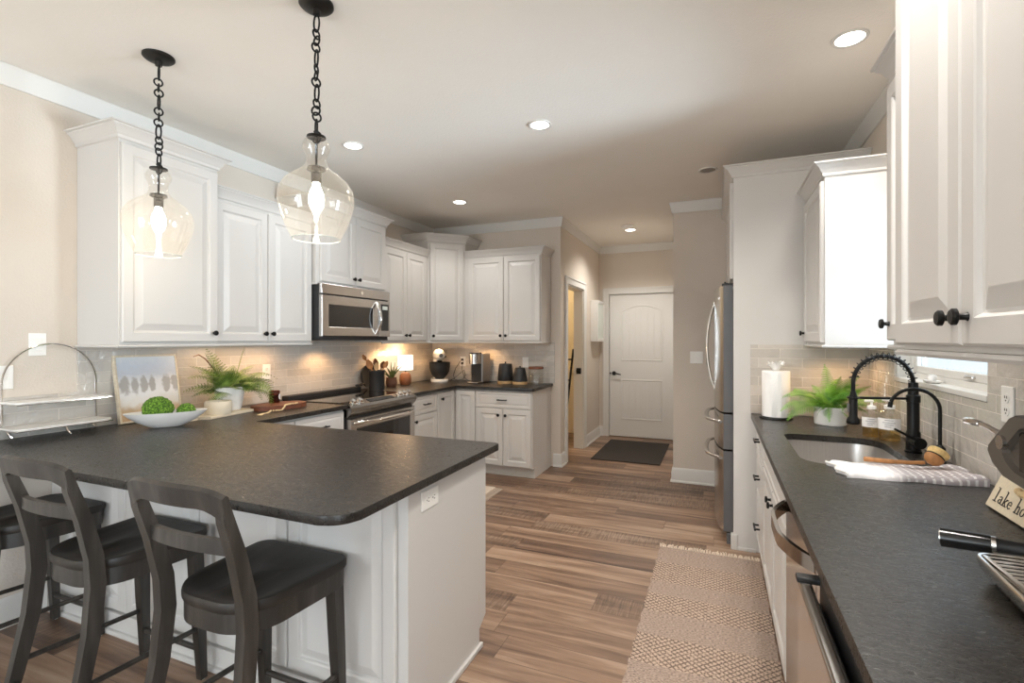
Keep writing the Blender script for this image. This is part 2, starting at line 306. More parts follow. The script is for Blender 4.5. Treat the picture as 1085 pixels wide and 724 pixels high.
# ------------------------------------------------------------------ mesh helpers
class MB:
    def __init__(s, M=None): s.bm = bmesh.new(); s.M = M or Matrix.Identity(4); s.fl = s.bm.faces.layers.int.new('flat')
    def mark(s, v):          # 2 = flat faces, 1 = smooth faces
        l = s.fl
        for f in s.bm.faces:
            if f[l] == 0: f[l] = v
        return s
    def v(s, p): return s.bm.verts.new(s.M @ Vector(p))
    def f(s, vs):
        try: return s.bm.faces.new(vs)
        except ValueError: return None
    def box(s, x0, x1, y0, y1, z0, z1, bev=0.0, seg=2):
        s.mark(1)
        P = [(x0, y0, z0), (x1, y0, z0), (x1, y1, z0), (x0, y1, z0), (x0, y0, z1), (x1, y0, z1), (x1, y1, z1), (x0, y1, z1)]
        V = [s.v(p) for p in P]
        F = [s.f([V[i] for i in q]) for q in ((3, 2, 1, 0), (4, 5, 6, 7), (0, 1, 5, 4), (1, 2, 6, 5), (2, 3, 7, 6), (3, 0, 4, 7))]
        if bev:
            es = {e for f in F for e in f.edges}
            bmesh.ops.bevel(s.bm, geom=list(es), offset=bev, segments=seg, affect='EDGES', profile=0.5, clamp_overlap=True)
        return s.mark(2)
    def prism(s, pts, z0, z1, bev=0.0, seg=2):
        s.mark(1)
        a = [s.v((x, y, z0)) for x, y in pts]; b = [s.v((x, y, z1)) for x, y in pts]; n = len(pts)
        F = [s.f(a[::-1]), s.f(b)]
        for i in range(n): F.append(s.f([a[i], a[(i + 1) % n], b[(i + 1) % n], b[i]]))
        if bev:
            es = {e for f in F[:2] for e in f.edges}
            bmesh.ops.bevel(s.bm, geom=list(es), offset=bev, segments=seg, affect='EDGES', profile=0.5, clamp_overlap=True)
        big = [f for f in s.bm.faces if f[s.fl] == 0 and len(f.verts) >= n - 0 and n > 4]
        for f in big: f[s.fl] = 2
        return s.mark(1 if n > 10 else 2)
    def lathe(s, prof, c=(0, 0, 0), n=32, sx=1.0, sy=1.0, M=None):
        M = M or Matrix.Identity(4); rings = []
        for r, z in prof:
            if r < 1e-6: rings.append([s.v(M @ Vector((0, 0, z)) + Vector(c))])
            else: rings.append([s.v(M @ Vector((r * sx * cos(2 * pi * k / n), r * sy * sin(2 * pi * k / n), z)) + Vector(c)) for k in range(n)])
        for A, B in zip(rings, rings[1:]):
            if len(A) == 1 and len(B) == 1: continue
            for k in range(n):
                k2 = (k + 1) % n
                if len(A) == 1: s.f([A[0], B[k2], B[k]])
                elif len(B) == 1: s.f([A[k], A[k2], B[0]])
                else: s.f([A[k], A[k2], B[k2], B[k]])
        return s
    def cyl(s, p0, p1, r0, r1=None, n=20):
        p0, p1 = Vector(p0), Vector(p1); d = p1 - p0; r1 = r0 if r1 is None else r1
        Q = d.to_track_quat('Z', 'Y').to_matrix().to_4x4()
        return s.lathe([(0, 0), (r0, 0), (r1, d.length), (0, d.length)], p0, n, M=Q)
    def tube(s, pts, r, n=8, closed=False, flat=1.0):
        P = [Vector(p) for p in pts]; m = len(P); rings = []
        rad = r if isinstance(r, (list, tuple)) else [r] * m
        up = None
        for i in range(m):
            if closed: t = (P[(i + 1) % m] - P[i - 1]).normalized()
            else: t = (P[min(i + 1, m - 1)] - P[max(i - 1, 0)]).normalized()
            if up is None:
                up = Vector((0, 0, 1)) if abs(t.z) < 0.9 else Vector((1, 0, 0))
            a = (up - t * up.dot(t)).normalized(); up = a; b = t.cross(a)
            rings.append([s.v(P[i] + (a * cos(2 * pi * k / n) + b * sin(2 * pi * k / n) * flat) * rad[i]) for k in range(n)])
        for i in range(m if closed else m - 1):
            A, B = rings[i], rings[(i + 1) % m]
            for k in range(n): s.f([A[k], A[(k + 1) % n], B[(k + 1) % n], B[k]])
        if not closed: s.f(rings[0][::-1]); s.f(rings[-1])
        return s
    def bar(s, pts, w, h, closed=False):   # rectangular section along a path (w across, h in local up)
        P = [Vector(p) for p in pts]; m = len(P); rings = []
        W = w if isinstance(w, (list, tuple)) else [w] * m; H = h if isinstance(h, (list, tuple)) else [h] * m
        up = None
        for i in range(m):
            t = (P[min(i + 1, m - 1)] - P[max(i - 1, 0)]).normalized()
            if up is None: up = Vector((0, 0, 1)) if abs(t.z) < 0.8 else Vector((0, 1, 0))
            a = (up - t * up.dot(t)).normalized(); b = t.cross(a); up = a
            rings.append([s.v(P[i] + a * (H[i] / 2 * sa) + b * (W[i] / 2 * sb)) for sa, sb in ((1, 1), (1, -1), (-1, -1), (-1, 1))])
        for A, B in zip(rings, rings[1:]):
            for k in range(4): s.f([A[k], A[(k + 1) % 4], B[(k + 1) % 4], B[k]])
        s.f(rings[0][::-1]); s.f(rings[-1]); return s
    def sweep(s, prof, path, z=0.0, closed=False):   # prof: (outward, up); path: plan points, outward on the right-hand side
        n = len(path); P = [Vector(p) for p in path]; rings = []
        for i in range(n):
            ns = []
            if closed or i > 0: d = (P[i] - P[i - 1]).normalized(); ns.append(Vector((d.y, -d.x)))
            if closed or i < n - 1: d = (P[(i + 1) % n] - P[i]).normalized(); ns.append(Vector((d.y, -d.x)))
            if len(ns) == 1: o = ns[0]
            else: o = (ns[0] + ns[1]) / (1 + ns[0].dot(ns[1]))
            rings.append([s.v((P[i].x + o.x * u, P[i].y + o.y * u, z + w)) for u, w in prof])
        k = len(prof)
        for i in range(n if closed else n - 1):
            A, B = rings[i], rings[(i + 1) % n]
            for j in range(k): s.f([A[j], A[(j + 1) % k], B[(j + 1) % k], B[j]])
        if not closed: s.f(rings[0][::-1]); s.f(rings[-1])
        return s
    def rings_rect(s, x0, x1, z0, z1, prof, back):
        """a panelled board standing in the xz plane, its face towards -y: prof lists (inset, y) rings from the rim to the middle"""
        s.mark(1); R_ = []
        for ins, y in [(0, back)] + prof:
            R_.append([s.v((x0 + ins, y, z0 + ins)), s.v((x1 - ins, y, z0 + ins)), s.v((x1 - ins, y, z1 - ins)), s.v((x0 + ins, y, z1 - ins))])
        for A, B in zip(R_, R_[1:]):
            for k in range(4): s.f([A[k], A[(k + 1) % 4], B[(k + 1) % 4], B[k]])
        s.f(R_[-1]); s.f(R_[0][::-1]); return s.mark(2)
    def build(s, name, mat, parent=None, smooth=True, ang=35, world=None, label=None, kind=None):
        if world is not None: s.bm.transform(world.inverted())
        bmesh.ops.remove_doubles(s.bm, verts=s.bm.verts, dist=1e-6)
        bmesh.ops.recalc_face_normals(s.bm, faces=s.bm.faces)
        me = bpy.data.meshes.new(name); s.bm.to_mesh(me); s.bm.free()
        if smooth:
            me.shade_smooth(); me.set_sharp_from_angle(angle=R(ang)); fa = me.attributes.get('flat')
            if fa is not None:
                me.polygons.foreach_set('use_smooth', [a.value != 2 for a in fa.data])
        fa = me.attributes.get('flat')
        if fa is not None: me.attributes.remove(fa)
        me.materials.append(mat)
        o = bpy.data.objects.new(name, me); COL.objects.link(o)
        if parent is not None: o.parent = parent
        if label: o['label'] = label
        if kind: o['kind'] = kind
        return o
def tag(o, label, cat, group=None):
    o['label'] = label; o['category'] = cat
    if group: o['group'] = group
    return o
def thing(name, label, cat, loc=(0, 0, 0), rz=0.0, group=None):
    o = bpy.data.objects.new(name, None); COL.objects.link(o); o.location = loc; o.rotation_euler = (0, 0, rz); o.empty_display_size = 0.05
    return tag(o, label, cat, group)
def mtx(loc, rz=0.0): return Matrix.Translation(loc) @ Matrix.Rotation(rz, 4, 'Z')
def struct(name, mb, mat, smooth=True, parent=None):
    o = mb.build(name, mat, parent, smooth)
    if parent is None: o['kind'] = 'structure'
    return o
def lamp_child(l, parent, loc):
    l.parent = parent; l.location = loc; return l

# ------------------------------------------------------------------ the room
XL, YB, XH, YH, XR, YS, XS, ZC, YR = -3.213, 5.231, -1.588, 7.162, 0.86, 5.118, -0.40, 2.741, -3.2
T = 0.12
struct('floor', MB().box(-4.9, 1.3, YR - 0.3, 7.5, -0.1, 0.0), FLOORM, False)
struct('ceiling', MB().box(-4.9, 1.3, YR - 0.3, 7.5, ZC, ZC + 0.12), CEILP, False)
struct('wall_left', MB().box(XL - T, XL, YR, YB + T, 0, ZC), WALLP, False)
struct('wall_back', MB().box(-4.0, XH, YB, YB + T, 0, ZC), WALLP, False)
# hall: left wall with a cased opening, back wall with the door, right wall stub behind the fridge
O0, O1, OZ = 5.475, 6.225, 2.035
struct('wall_hall_left', MB().box(XH - T, XH, YB + T, O0, 0, ZC).box(XH - T, XH, O1, YH, 0, ZC).box(XH - T, XH, O0, O1, OZ, ZC), WALLP, False)
D0, D1, DZ = -1.442, -0.532, 2.047
struct('wall_hall_back', MB().box(XH - T, D0 - 0.02, YH, YH + T, 0, ZC).box(D1 + 0.02, XR + T, YH, YH + T, 0, ZC).box(D0 - 0.02, D1 + 0.02, YH, YH + T, DZ + 0.015, ZC), WALLP, False)
struct('wall_hall_right', MB().box(XS, XS + T, YS + T, YH, 0, ZC).box(XS, XR, YS, YS + T, 0, ZC), WALLP, False)
# right wall with the window over the sink
W0, W1, WZ0, WZ1 = 2.18, 3.14, 1.205, 2.12
P0, P1, PZ = -2.55, -0.75, 2.25  # opening of the unseen patio door, added for side light
struct('wall_right', MB().box(XR, XR + T, YR, P0, 0, ZC).box(XR, XR + T, P1, W0, 0, ZC).box(XR, XR + T, P0, P1, PZ, ZC).box(XR, XR + T, W1, YS + T, 0, ZC).box(XR, XR + T, W0, W1, 0, WZ0).box(XR, XR + T, W0, W1, WZ1, ZC), WALLP, False)
# rear wall behind the camera with a window
struct('wall_rear', MB().box(XL - T, -2.85, YR, YR + T, 0, ZC).box(-1.35, XR + T, YR, YR + T, 0, ZC).box(-2.85, -1.35, YR, YR + T, 0, 0.4).box(-2.85, -1.35, YR, YR + T, 2.3, ZC), WALLP, False)
# small pantry seen through the opening
struct('wall_pantry', MB().box(-4.0, XH - T, YH + 0.06, YH + T + 0.06, 0.9, ZC).box(-4.0, -3.9, YB + T, YH + T, 0, ZC), PALEY, False)
struct('trim_1', MB().box(-3.9, XH - T, YH + 0.045, YH + 0.18, 0, 0.9).box(-3.9, XH - T, YH + 0.02, YH + 0.06, 0.9, 0.95), WAINS, False)

# ceiling crown, baseboards and casings
CRN = [(0.0, -0.100), (0.010, -0.100), (0.016, -0.086), (0.030, -0.024), (0.036, -0.012), (0.036, 0.0), (0.0, 0.0)]
struct('trim_2', MB().sweep(CRN, [(XL, YR + T), (XL, YB), (XH, YB), (XH, YH), (XS, YH), (XS, YS), (XR, YS), (XR, YR + T)], ZC - 0.001), TRIMW)
BASE = [(0.0, 0.0), (0.026, 0.0), (0.026, 0.012), (0.016, 0.022), (0.016, 0.095), (0.012, 0.112), (0.012, 0.125), (0.004, 0.140), (0.0, 0.140)]
struct('baseboard_left', MB().sweep(BASE, [(XL, YR + T), (XL, 1.45)]), TRIMW)
struct('baseboard_back', MB().sweep(BASE, [(XH - 0.08, YB), (XH, YB), (XH, O0 - 0.09)]), TRIMW)
struct('baseboard_hall', MB().sweep(BASE, [(XH, O1 + 0.09), (XH, YH), (D0 - 0.09, YH)]), TRIMW)
struct('baseboard_right', MB().sweep(BASE, [(XS, YH), (XS, YS), (0.8, YS)]), TRIMW)
def casing(mb, M, w, h, cw=0.088, t=0.018):     # flat casing with a raised outer bead round an opening of w x h, in the local xz plane, face -y
    mb.M = M
    for a, b in ((-cw, 0), (w, w + cw)): mb.box(a, b, -t, 0, 0, h + cw, 0.003)
    mb.box(0, w, -t, 0, h, h + cw, 0.003)
    mb.box(-cw - 0.001, -cw + 0.02, -t - 0.007, -0.001, 0.001, h + cw - 0.02, 0.002).box(w + cw - 0.02, w + cw + 0.001, -t - 0.007, -0.001, 0.001, h + cw - 0.02, 0.002).box(-cw - 0.001, w + cw + 0.001, -t - 0.008, -0.001, h + cw - 0.0201, h + cw + 0.001, 0.002)
    return mb
tr3 = struct('trim_3', casing(MB(), mtx((XH, O0, 0), R(90)), O1 - O0, OZ), TRIMW)
jm = MB(); jm.box(XH - T, XH, O0 - 0.001, O0 + 0.018, 0, OZ).box(XH - T, XH, O1 - 0.018, O1 + 0.001, 0, OZ).box(XH - T, XH, O0, O1, OZ - 0.018, OZ)
jm.build('jamb', TRIMW, tr3)
MB().box(XH - 0.085, XH - 0.022, O1 - 0.024, O1 - 0.017, 0.955, 1.03, 0.002).box(XH - 0.08, XH - 0.03, O1 - 0.055, O1 - 0.02, 0.975, 1.01, 0.006).build('latch', BLACKM, tr3, label='black latch on the jamb')
struct('trim_4', casing(MB(), mtx((D0, YH, 0)), D1 - D0, DZ), TRIMW)

# hall door: two raised panels, the upper one arched, planked with grooves
def hall_door():
    w, h = D1 - D0 - 0.006, DZ - 0.012
    o = MB(mtx((D0 + 0.003, YH + 0.012, 0.010))).box(0, w, 0, 0.04, 0, h, 0.002).build('door_1', TRIMW); o['kind'] = 'structure'
    def arch(x0, x1, z0, z1, rise):
        pts = [(x0, z0), (x1, z0)]
        for k in range(13): a = k / 12; pts.append((x1 + (x0 - x1) * a, z1 + rise * sin(pi * a)))
        return pts
    def panel(x0, x1, z0, z1, rise):
        mb = MB(mtx((D0 + 0.003, YH + 0.012, 0.010))); loops = []
        for ins, y in ((0, 0.001), (0.006, -0.006), (0.020, -0.006), (0.028, 0.0005), (0.034, 0.0005)):
            pts = arch(x0 + ins, x1 - ins, z0 + ins, z1 - ins, rise); loops.append([mb.v((x, y, z)) for x, z in pts])
        for A, B in zip(loops, loops[1:]):
            n = len(A)
            for k in range(n): mb.f([A[k], A[(k + 1) % n], B[(k + 1) % n], B[k]])
        nb = 6; X0, X1 = x0 + 0.034, x1 - 0.034; bw = (X1 - X0) / nb
        for k in range(nb):
            a, b = X0 + k * bw + 0.003, X0 + (k + 1) * bw - 0.003
            zt = z1 - 0.034 + rise * sin(pi * ((k + 0.5) / nb)) - (0.012 if rise else 0)
            mb.box(a, b, -0.004, 0.001, z0 + 0.036, zt, 0.002)
        mb.build('panel', TRIMW, o)
    panel(0.16, w - 0.16, 1.08, 1.80, 0.085); panel(0.16, w - 0.16, 0.24, 0.82, 0.0)
    MB(mtx((D0 + 0.003, YH + 0.012, 0.010))).box(-0.02, w + 0.02, 0.045, 0.10, -0.01, h + 0.02).build('door_light_block', TRIMW, o)  # unseen board added behind the door to block leaking daylight
    hb = MB(mtx((D0 + 0.003, YH + 0.012, 0.010)))
    hb.cyl((0.065, 0, 0.90), (0.065, -0.012, 0.90), 0.030).cyl((0.065, -0.01, 0.90), (0.065, -0.05, 0.90), 0.010).tube([(0.065, -0.05, 0.90), (0.09, -0.055, 0.905), (0.13, -0.052, 0.895), (0.17, -0.05, 0.885)], [0.011, 0.010, 0.009, 0.007])
    hb.cyl((0.012, 0.0, 0.90), (0.012, -0.004, 0.90), 0.012)
    hb.build('lever_handle', DARKM, o, label='dark bronze lever handle')
    hg = MB(mtx((D0 + 0.003, YH + 0.012, 0.010)))
    for z in (0.25, 1.02, 1.78): hg.box(w - 0.006, w + 0.004, -0.006, 0.004, z, z + 0.09, 0.002)
    hg.build('hinge', STEEL, o)
hall_door()

# backsplash tile
struct('trim_5', MB().box(XL, XL + 0.009, 1.585, YB, 0.916, 1.372).box(XL, XL + 0.009, 1.06, 1.585, 0.916, 1.115), TILEY, False)
struct('trim_6', MB().box(XL + 0.009, -1.655, YB - 0.009, YB, 0.916, 1.372), TILEX, False)
struct('trim_7', MB().box(XR - 0.009, XR, 0.2, W0, 0.916, 1.40).box(XR - 0.009, XR, W1, 3.62, 0.916, 1.40).box(XR - 0.009, XR, W0, W1, 0.916, WZ0 - 0.02), TILEY, False)
struct('trim_8', MB().box(0.203, XR - 0.009, 3.613, 3.622, 0.916, 1.366), TILEX, False)

# window over the sink
def sink_window():
    o = MB(); f = 0.030; x0, x1 = XR + 0.055, XR + 0.115
    o.box(x0, x1, W0, W0 + f, WZ0, WZ1).box(x0, x1, W1 - f, W1, WZ0, WZ1).box(x0, x1, W0 + f, W1 - f, WZ0, WZ0 + f).box(x0, x1, W0 + f, W1 - f, WZ1 - f, WZ1)
    w = o.build('window_1', TRIMW, None, False); w['kind'] = 'structure'
    s = MB(); g = 0.034; a0, a1, b0, b1 = W0 + f, W1 - f, WZ0 + f, WZ1 - f; x0, x1 = XR + 0.065, XR + 0.105
    s.box(x0, x1, a0, a0 + g, b0, b1, .004).box(x0, x1, a1 - g, a1, b0, b1, .004).box(x0, x1, a0 + g, a1 - g, b0, b0 + g, .004).box(x0, x1, a0 + g, a1 - g, b1 - g, b1, .004).box(x0, x1, a0 + g, a1 - g, 1.66, 1.70, .004)
    s.build('window_sash', TRIMW, w)
    MB().box(XR + 0.083, XR + 0.087, a0 + g, a1 - g, b0 + g, b1 - g).build('pane', SGLASS, w, False)
    MB().box(XR - 0.012, XR + 0.058, W0 + 0.001, W1 - 0.001, WZ0 - 0.018, WZ0 + 0.004, .003).build('window_sill', TRIMW, w)
    MB().box(XR - 0.001, XR + 0.056, W0 - 0.001, W0 + 0.012, WZ0, WZ1).box(XR - 0.001, XR + 0.056, W1 - 0.012, W1 + 0.001, WZ0, WZ1).build('reveal', TRIMW, w, False)
    MB().box(XR + 0.052, XR + 0.066, 2.46, 2.53, WZ0 + 0.040, WZ0 + 0.052, .003).build('sash_lock', STEEL, w)
sink_window()
def rear_glazing():
    for i, (M, w, z0, z1) in enumerate(((mtx((-2.85, YR, 0)), 1.5, 0.4, 2.3), (mtx((XR + T, P0, 0), R(90)), P1 - P0, 0.0, PZ))):  # second entry glazes the added patio door
        m = MB(M); f = 0.07; y0, y1 = 0.03, 0.09; xm = w / 2
        m.box(0, f, y0, y1, z0, z1).box(w - f, w, y0, y1, z0, z1).box(f, w - f, y0, y1, z0, z0 + f).box(f, w - f, y0, y1, z1 - f, z1).box(xm - f / 2, xm + f / 2, y0, y1, z0 + f, z1 - f)
        o = m.build('window_%d' % (i + 2), TRIMW, None, False); o['kind'] = 'structure'
        MB(M).box(f, w - f, 0.058, 0.062, z0 + f, z1 - f).build('pane', WGLASS, o, False)
rear_glazing()

# ------------------------------------------------------------------ cabinets (local frame: x along the run, y into the wall, face towards -y)
DOORP = [(0.0, -0.015), (0.005, -0.021), (0.050, -0.021), (0.054, -0.018), (0.058, -0.011), (0.064, -0.0095), (0.098, -0.0195), (0.101, -0.020)]
DRAWP = [(0.0, -0.016), (0.004, -0.020), (0.026, -0.020), (0.030, -0.016), (0.034, -0.014), (0.046, -0.019), (0.049, -0.0195)]
SLABP = [(0.0, -0.016), (0.004, -0.020), (0.02, -0.020)]
def knob_mb(mb, x, z, y=-0.020, r=0.0155):
    Q = Matrix.Rotation(R(90), 4, 'X')
    mb.lathe([(0, 0), (0.009, 0), (0.0065, 0.004), (0.006, 0.014), (r, 0.018), (r, 0.024), (r * 0.8, 0.027), (0, 0.0275)], (x, y, z), 18, M=Q); return mb
def pull_mb(mb, x, z, y=-0.020, ln=0.11):
    for s in (-1, 1): mb.cyl((x + s * ln * 0.36, y, z), (x + s * ln * 0.36, y - 0.026, z), 0.0055, n=10)
    mb.cyl((x - ln / 2, y - 0.027, z), (x + ln / 2, y - 0.027, z), 0.006, n=12); return mb
def door(root, x0, x1, z0, z1, knob=None, prof=DOORP, name='door', pull=None, mat=None):
    g = 0.0015
    d = MB().rings_rect(x0 + g, x1 - g, z0 + g, z1 - g, prof, -0.0005).build(name, mat or WHITE, root, True, 9)
    if knob: knob_mb(MB(), *knob).build('knob', BLACKM, d, label='black round knob')
    if pull: pull_mb(MB(), *pull).build('pull', BLACKM, d, label='black bar pull')
    return d
def crown_prof(h, p): return [(0.0, 0.0), (0.004, 0.0), (0.010, h * 0.06), (0.012, h * 0.25), (p * 0.35, h * 0.36), (p * 0.52, h * 0.62), (p * 0.78, h * 0.78), (p * 0.80, h * 0.86), (p, h * 0.90), (p, h), (0.0, h)]
def wall_cab(label, loc, rz, w, d, h, doors, ch=0.075, cp=0.06, crown='both', kz=0.055, knobs=None, ftop=0.03, fbot=0.012):
    """doors = list of (x0, x1, 'l' or 'r' side on which the knob sits)"""
    root = thing('wall_cabinet', label, 'cabinet', loc, rz)
    b = MB(); b.box(0, w, 0, d - 0.002, 0, h, 0.002)
    b.build('cabinet_body', WHITE, root, True, 25)
    for x0, x1, s in doors:
        kx = x0 + 0.03 if s == 'l' else x1 - 0.03
        door(root, x0, x1, fbot, h - ftop, (kx, fbot + kz) if s else None)
    path = {'both': [(0, d - 0.003), (0, -0.001), (w, -0.001), (w, d - 0.003)], 'front': [(0, -0.001), (w, -0.001)], 'left': [(0, d - 0.003), (0, -0.001), (w, -0.001)], 'right': [(0, -0.001), (w, -0.001), (w, d - 0.003)]}[crown]
    MB().sweep(crown_prof(ch, cp), path, h - 0.012).build('crown_molding', WHITE, root, True, 30)
    MB().sweep([(0.0, -0.014), (0.010, -0.014), (0.014, -0.007), (0.010, 0.0), (0.0, 0.0)], path).build('light_rail', WHITE, root, True, 30)
    return root
ZU = 1.372
# along the left wall, front to back of the room
wall_cab('tall white wall cabinet with one wide door, end nearest the camera, above the painting', (-2.85, 1.585, ZU), R(90), 0.545, 0.363, 1.08, [(0.006, 0.539, 'r')])
wall_cab('white two-door wall cabinet above the outlet and brown board, left of the microwave cabinet', (-2.90, 2.130, ZU), R(90), 0.815, 0.313, 0.93, [(0.008, 0.404, 'r'), (0.406, 0.807, 'l')], crown='front', ch=0.07, cp=0.05)
wall_cab('raised white two-door cabinet mounted directly above the microwave', (-2.85, 2.945, 1.838), R(90), 0.868, 0.363, 0.615, [(0.030, 0.434, 'r'), (0.436, 0.838, 'l')])
wall_cab('narrow white two-door wall cabinet between microwave and corner cabinet', (-2.90, 3.813, ZU), R(90), 0.80 - 0.0, 0.313, 0.93, [(0.016, 0.385, 'r'), (0.387, 0.745, 'l')], crown='front', ch=0.07, cp=0.05)
# diagonal corner cabinet
def corner_wall_cab():
    root = thing('wall_cabinet', 'tall diagonal white corner wall cabinet above the stand mixer', 'cabinet', (-2.90, 4.615, ZU), R(45))
    Mw = mtx((-2.90, 4.615, ZU), R(45)); wd_ = math.hypot(0.30, 0.30)
    pts = [(-2.90, 4.615), (-2.60, 4.915), (-2.60, YB - 0.003), (XL + 0.003, YB - 0.003), (XL + 0.003, 4.615)]
    MB().prism(pts, ZU, ZU + 1.105).build('cabinet_body', WHITE, root, True, 25, world=Mw)
    door(root, 0.022, wd_ - 0.022, 0.012, 1.075, (0.022 + 0.035, 0.065))
    path = [(XL + 0.003, 4.615), (-2.90, 4.615), (-2.60, 4.915), (-2.60, YB - 0.003)]
    MB().sweep(crown_prof(0.085, 0.062), path, ZU + 1.09).build('crown_molding', WHITE, root, True, 30, world=Mw)
    MB().sweep([(0.0, -0.014), (0.010, -0.014), (0.014, -0.007), (0.010, 0.0), (0.0, 0.0)], path, ZU).build('light_rail', WHITE, root, True, 30, world=Mw)
corner_wall_cab()
wall_cab('white two-door wall cabinet on the back wall above the coffee maker', (-2.60, 4.915, ZU), 0, 0.90, 0.313, 0.945, [(0.050, 0.474, 'r'), (0.476, 0.892, 'l')], crown='right', ch=0.07, cp=0.05)
# right-hand side
wall_cab('slim white wall cabinet beside the refrigerator panel, above the fern by the sink', (0.525, 3.608, ZU), R(-90), 0.555, 0.332, 0.90, [(0.006, 0.549, 'l')], crown='right', ch=0.07, cp=0.055)
wall_cab('white wall cabinet at upper right mostly hidden behind the nearest one, right of the window', (0.525, 1.945, ZU + 0.012), R(-90), 0.395, 0.332, 0.86, [(0.004, 0.391, 'l')], crown='left', ch=0.07, cp=0.05)
wall_cab('nearest large white two-door wall cabinet filling the upper right corner', (0.44, 1.548, ZU + 0.004), R(-90), 0.78, 0.417, 1.09, [(0.003, 0.371, 'r'), (0.373, 0.777, 'l')], crown='left')

# fridge surround: tall end panel and the cabinet over the fridge
pn = thing('end_panel_board', 'tall plain white end panel between the refrigerator and the paper towel counter', 'panel', (0.10, 3.622, 0))
Mp = mtx((0.10, 3.622, 0))
MB().box(0.10, XR - 0.001, 3.622, 3.662, 0.0, 2.485, 0.002).build('panel_board', WHITE, pn, world=Mp)
MB().box(0.085, 0.125, 3.612, 3.664, 0.0, 0.10, 0.004).box(0.125, 0.235, 3.612, 3.622, 0.0, 0.022, 0.003).build('shoe_molding', WHITE, pn, world=Mp)
fc = thing('refrigerator_cabinet', 'white cabinet above the refrigerator with crown along the top', 'cabinet', (0.10, YS - 0.003, 1.80), R(-90))
fw = YS - 0.003 - 3.664
MB().box(0, fw, 0, 0.755, 0, 0.685, 0.002).build('cabinet_body', WHITE, fc)
door(fc, 0.03, fw / 2, 0.01, 0.66, (fw / 2 - 0.03, 0.05)); door(fc, fw / 2 + 0.002, fw - 0.006, 0.01, 0.66, (fw / 2 + 0.035, 0.05))
MB().sweep(crown_prof(0.075, 0.062), [(0.0, -0.001), (fw + 0.042, -0.001), (fw + 0.042, 0.757)], 0.675).build('crown_molding', WHITE, fc, True, 30)

# base cabinets
def base_cab(label, loc, rz, w, d, fronts, toe=True, h=0.882):
    """fronts: ('door'|'drawer', x0, x1, z0, z1, hardware)"""
    root = thing('base_cabinet', label, 'cabinet', loc, rz)
    MB().box(0, w, 0, d, 0.105, h, 0.002).build('cabinet_body', WHITE, root)
    if toe: MB().box(0, w, 0.072, d, 0.0, 0.106).box(0, w, 0.058, 0.072, 0.0, 0.02, 0.003).build('toe_kick', KICK, root)
    for kind, x0, x1, z0, z1, hw in fronts:
        kw = {'knob': (hw[1], hw[2])} if hw and hw[0] == 'k' else ({'pull': (hw[1], hw[2])} if hw else {})
        door(root, x0, x1, z0, z1, prof=DRAWP if kind == 'drawer' else DOORP, name=kind, **kw)
    return root
BX = -2.58
base_cab('white base cabinet with a drawer, left of the range under the short counter', (BX, 2.125, 0), R(90), 0.81, 0.62, [('drawer', 0.18, 0.335, 0.70, 0.868, None), ('drawer', 0.34, 0.802, 0.70, 0.868, ('p', 0.57, 0.785)), ('door', 0.34, 0.802, 0.115, 0.695, ('k', 0.77, 0.63))])
base_cab('white base cabinet with drawer over door, immediately right of the range', (BX, 3.822, 0), R(90), 0.437, 0.62, [('drawer', 0.006, 0.431, 0.70, 0.868, ('p', 0.22, 0.785)), ('door', 0.006, 0.431, 0.115, 0.695, ('k', 0.04, 0.64))])
def corner_base():
    root = thing('base_cabinet', 'white corner base cabinet with folding L-shaped doors below the stand mixer', 'cabinet', (BX, 4.261, 0), R(90)); Mw = mtx((BX, 4.261, 0), R(90))
    pts = [(BX, 4.261), (BX, 4.63), (-2.322, 4.63), (-2.322, YB - 0.012), (XL + 0.012, YB - 0.012), (XL + 0.012, 4.261)]
    MB().prism(pts, 0.105, 0.882).build('cabinet_body', WHITE, root, world=Mw)
    p2 = [(BX - 0.072, 4.261), (BX - 0.072, 4.702), (-2.322, 4.702), (-2.322, YB - 0.012), (XL + 0.012, YB - 0.012), (XL + 0.012, 4.261)]
    MB().prism(p2, 0.0, 0.106).build('toe_kick', KICK, root, world=Mw)
    door(root, 0.004, 0.345, 0.115, 0.868, (0.075, 0.80))
    d2 = MB(mtx((BX, 4.63, 0))).rings_rect(0.024, -2.322 - BX - 0.003, 0.115, 0.868, DOORP, -0.0005).build('door', WHITE, root, True, 9, world=Mw)
corner_base()
base_cab('white two-door base cabinet with a wide drawer at the end of the back wall', (-2.32, 4.63, 0), 0, 0.625, 0.588, [('drawer', 0.004, 0.617, 0.70, 0.868, ('p', 0.31, 0.785)), ('door', 0.004, 0.309, 0.115, 0.695, ('k', 0.265, 0.63)), ('door', 0.312, 0.617, 0.115, 0.695, ('k', 0.345, 0.63))])

